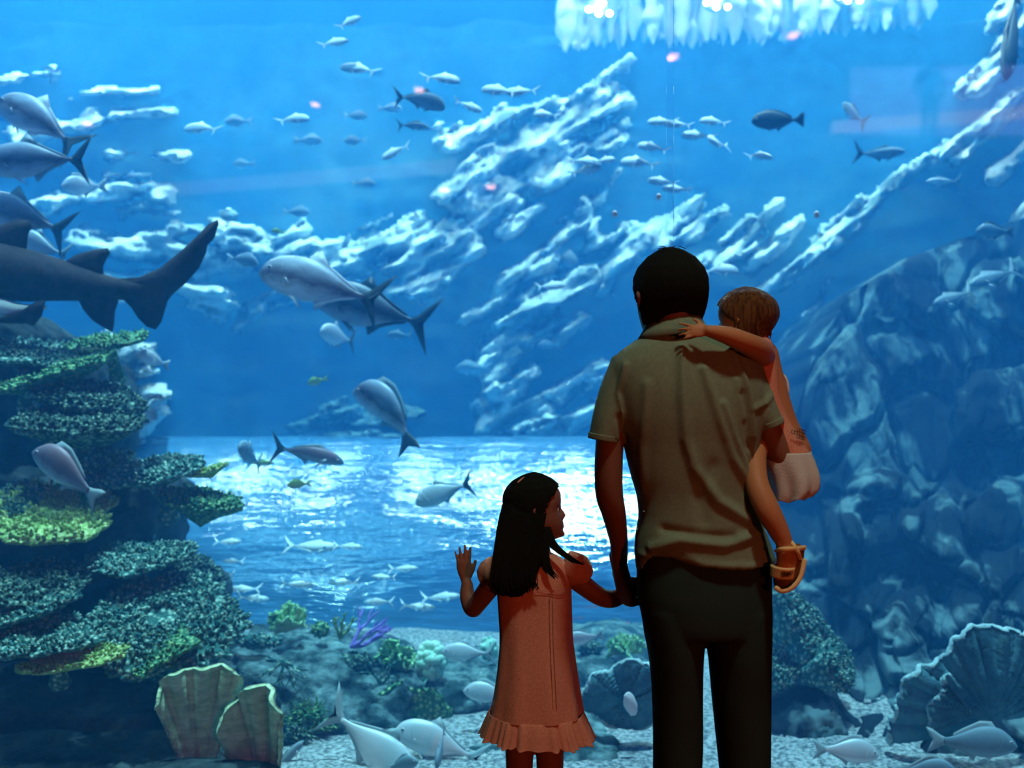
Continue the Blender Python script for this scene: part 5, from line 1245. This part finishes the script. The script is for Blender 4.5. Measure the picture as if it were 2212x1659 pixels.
def sm(v, th, x, y, z):
    pl = np.sin(th * 8 + 1.5) * .008 * v; return x + np.cos(th) * pl, y + np.sin(th) * pl, z + (x - x.mean()) * .18 * v + pl * .4
V, F = loft(rowsP(tabS, DT - .03), 120, 24, 2.2, mod=sm, cap=False)
sk = mk('underskirt', V, F, M['gauze'], parent=td); so = sk.modifiers.new('cloth', 'SOLIDIFY'); so.thickness = .002
# dark printed motif near the hem
mb = MB()
for k in range(6):
    c = np.array(P(1693 + k * 6.3, 930 + k * 1.6, DT - .03)); yy = -math.sqrt(max(0, 1 - ((k - .2) / 6.2) ** 2)) * .074 - .004
    for q in range(3 if k > 1 else 1):
        t = np.linspace(0, 5.2, 9); r_ = .0045 if k < 2 else .004; o_ = np.array([0, yy, (q - 1) * .0085 if k > 1 else 0])
        pts = [c + o_ + np.array([math.cos(a) * r_ * (1 - a * .06), 0, math.sin(a) * r_ * (1 - a * .06)]) for a in t]; mb.add(*tube(pts, [.0007] * 9, 5, 18, ref=(0, 1, 0)))
mk('print', *mb.arr(), M['ink'], parent=td)
# sandal
sd_ = MB()
sole = [(1674, 1250), (1676, 1272), (1694, 1277), (1714, 1266), (1730, 1244), (1738, 1216), (1740, 1188), (1730, 1176), (1712, 1180), (1696, 1210), (1680, 1236)]
pts = np.array([(P(x, y, 2.25).x, P(x, y, 2.25).z) for x, y in sole]); V, F = fin_geo(pts, .026, org=(0, 2.262, 0)); sd_.add(V, F)
san = mk('sandal', *sd_.arr(), M['sole'], parent=tod)
def strap(name, pts, r, m='sandal'):
    V, F = tube([P(*p) for p in pts], r, 12, 24, ref=(0, 1, 0)); return mk(name, V, F, M[m], parent=san)
strap('ankle_strap', [(1677, 1190, 2.25), (1686, 1187, 2.222), (1704, 1186, 2.216), (1722, 1185, 2.228), (1738, 1183, 2.25)], [(.0055, .004)] * 5)
strap('back_strap', [(1710, 1172, 2.235), (1716, 1180, 2.226), (1724, 1194, 2.228), (1728, 1206, 2.24)], [(.005, .005)] * 4)
V, F = tube([P(1691, 1222, 2.246), P(1689, 1246, 2.248)], [(.0275, .029), (.0265, .024)], 24, 8, ref=(0, 1, 0), cap=False); bs = mk('toe_strap', V, F, M['sandal'], parent=san); so = bs.modifiers.new('leather', 'SOLIDIFY'); so.thickness = .003
mb = MB()
for k in range(9):
    a = k * .7; c = np.array(P(1684 + (k % 5) * 4.2, 1232 + (k // 5) * 6 + math.sin(a) * 2, 2.25)) + [0, -.0315, 0]; pts = [c + np.array([math.cos(t) * .0035, 0, math.sin(t) * .0035]) for t in np.linspace(0, 5, 8)]
    mb.add(*tube(pts, [.0009] * 8, 5, 14, ref=(0, 1, 0)))
mk('stitched_motif', *mb.arr(), M['ink'], parent=bs)
strap('sole_rim', [(1676, 1270, 2.234), (1692, 1277, 2.230), (1714, 1267, 2.230), (1730, 1244, 2.234), (1738, 1210, 2.24)], [(.0055, .004)] * 5)
# white loop at the toddler's back
pts = [P(1684 + math.cos(a) * 17, 839 + math.sin(a) * 31, 2.47) for a in np.linspace(-1.9, 1.9, 18)]
V, F = tube(pts, [(.0045, .007)] * 18, 10, 60, ref=(0, 1, 0)); o = mk('white_loop', V, F, M['white']); tag(o, 'thin white curved loop sticking out behind the toddler\'s dress', 'loop')

# ---------------- a visitor on the balcony behind, seen only as a dark mirror image
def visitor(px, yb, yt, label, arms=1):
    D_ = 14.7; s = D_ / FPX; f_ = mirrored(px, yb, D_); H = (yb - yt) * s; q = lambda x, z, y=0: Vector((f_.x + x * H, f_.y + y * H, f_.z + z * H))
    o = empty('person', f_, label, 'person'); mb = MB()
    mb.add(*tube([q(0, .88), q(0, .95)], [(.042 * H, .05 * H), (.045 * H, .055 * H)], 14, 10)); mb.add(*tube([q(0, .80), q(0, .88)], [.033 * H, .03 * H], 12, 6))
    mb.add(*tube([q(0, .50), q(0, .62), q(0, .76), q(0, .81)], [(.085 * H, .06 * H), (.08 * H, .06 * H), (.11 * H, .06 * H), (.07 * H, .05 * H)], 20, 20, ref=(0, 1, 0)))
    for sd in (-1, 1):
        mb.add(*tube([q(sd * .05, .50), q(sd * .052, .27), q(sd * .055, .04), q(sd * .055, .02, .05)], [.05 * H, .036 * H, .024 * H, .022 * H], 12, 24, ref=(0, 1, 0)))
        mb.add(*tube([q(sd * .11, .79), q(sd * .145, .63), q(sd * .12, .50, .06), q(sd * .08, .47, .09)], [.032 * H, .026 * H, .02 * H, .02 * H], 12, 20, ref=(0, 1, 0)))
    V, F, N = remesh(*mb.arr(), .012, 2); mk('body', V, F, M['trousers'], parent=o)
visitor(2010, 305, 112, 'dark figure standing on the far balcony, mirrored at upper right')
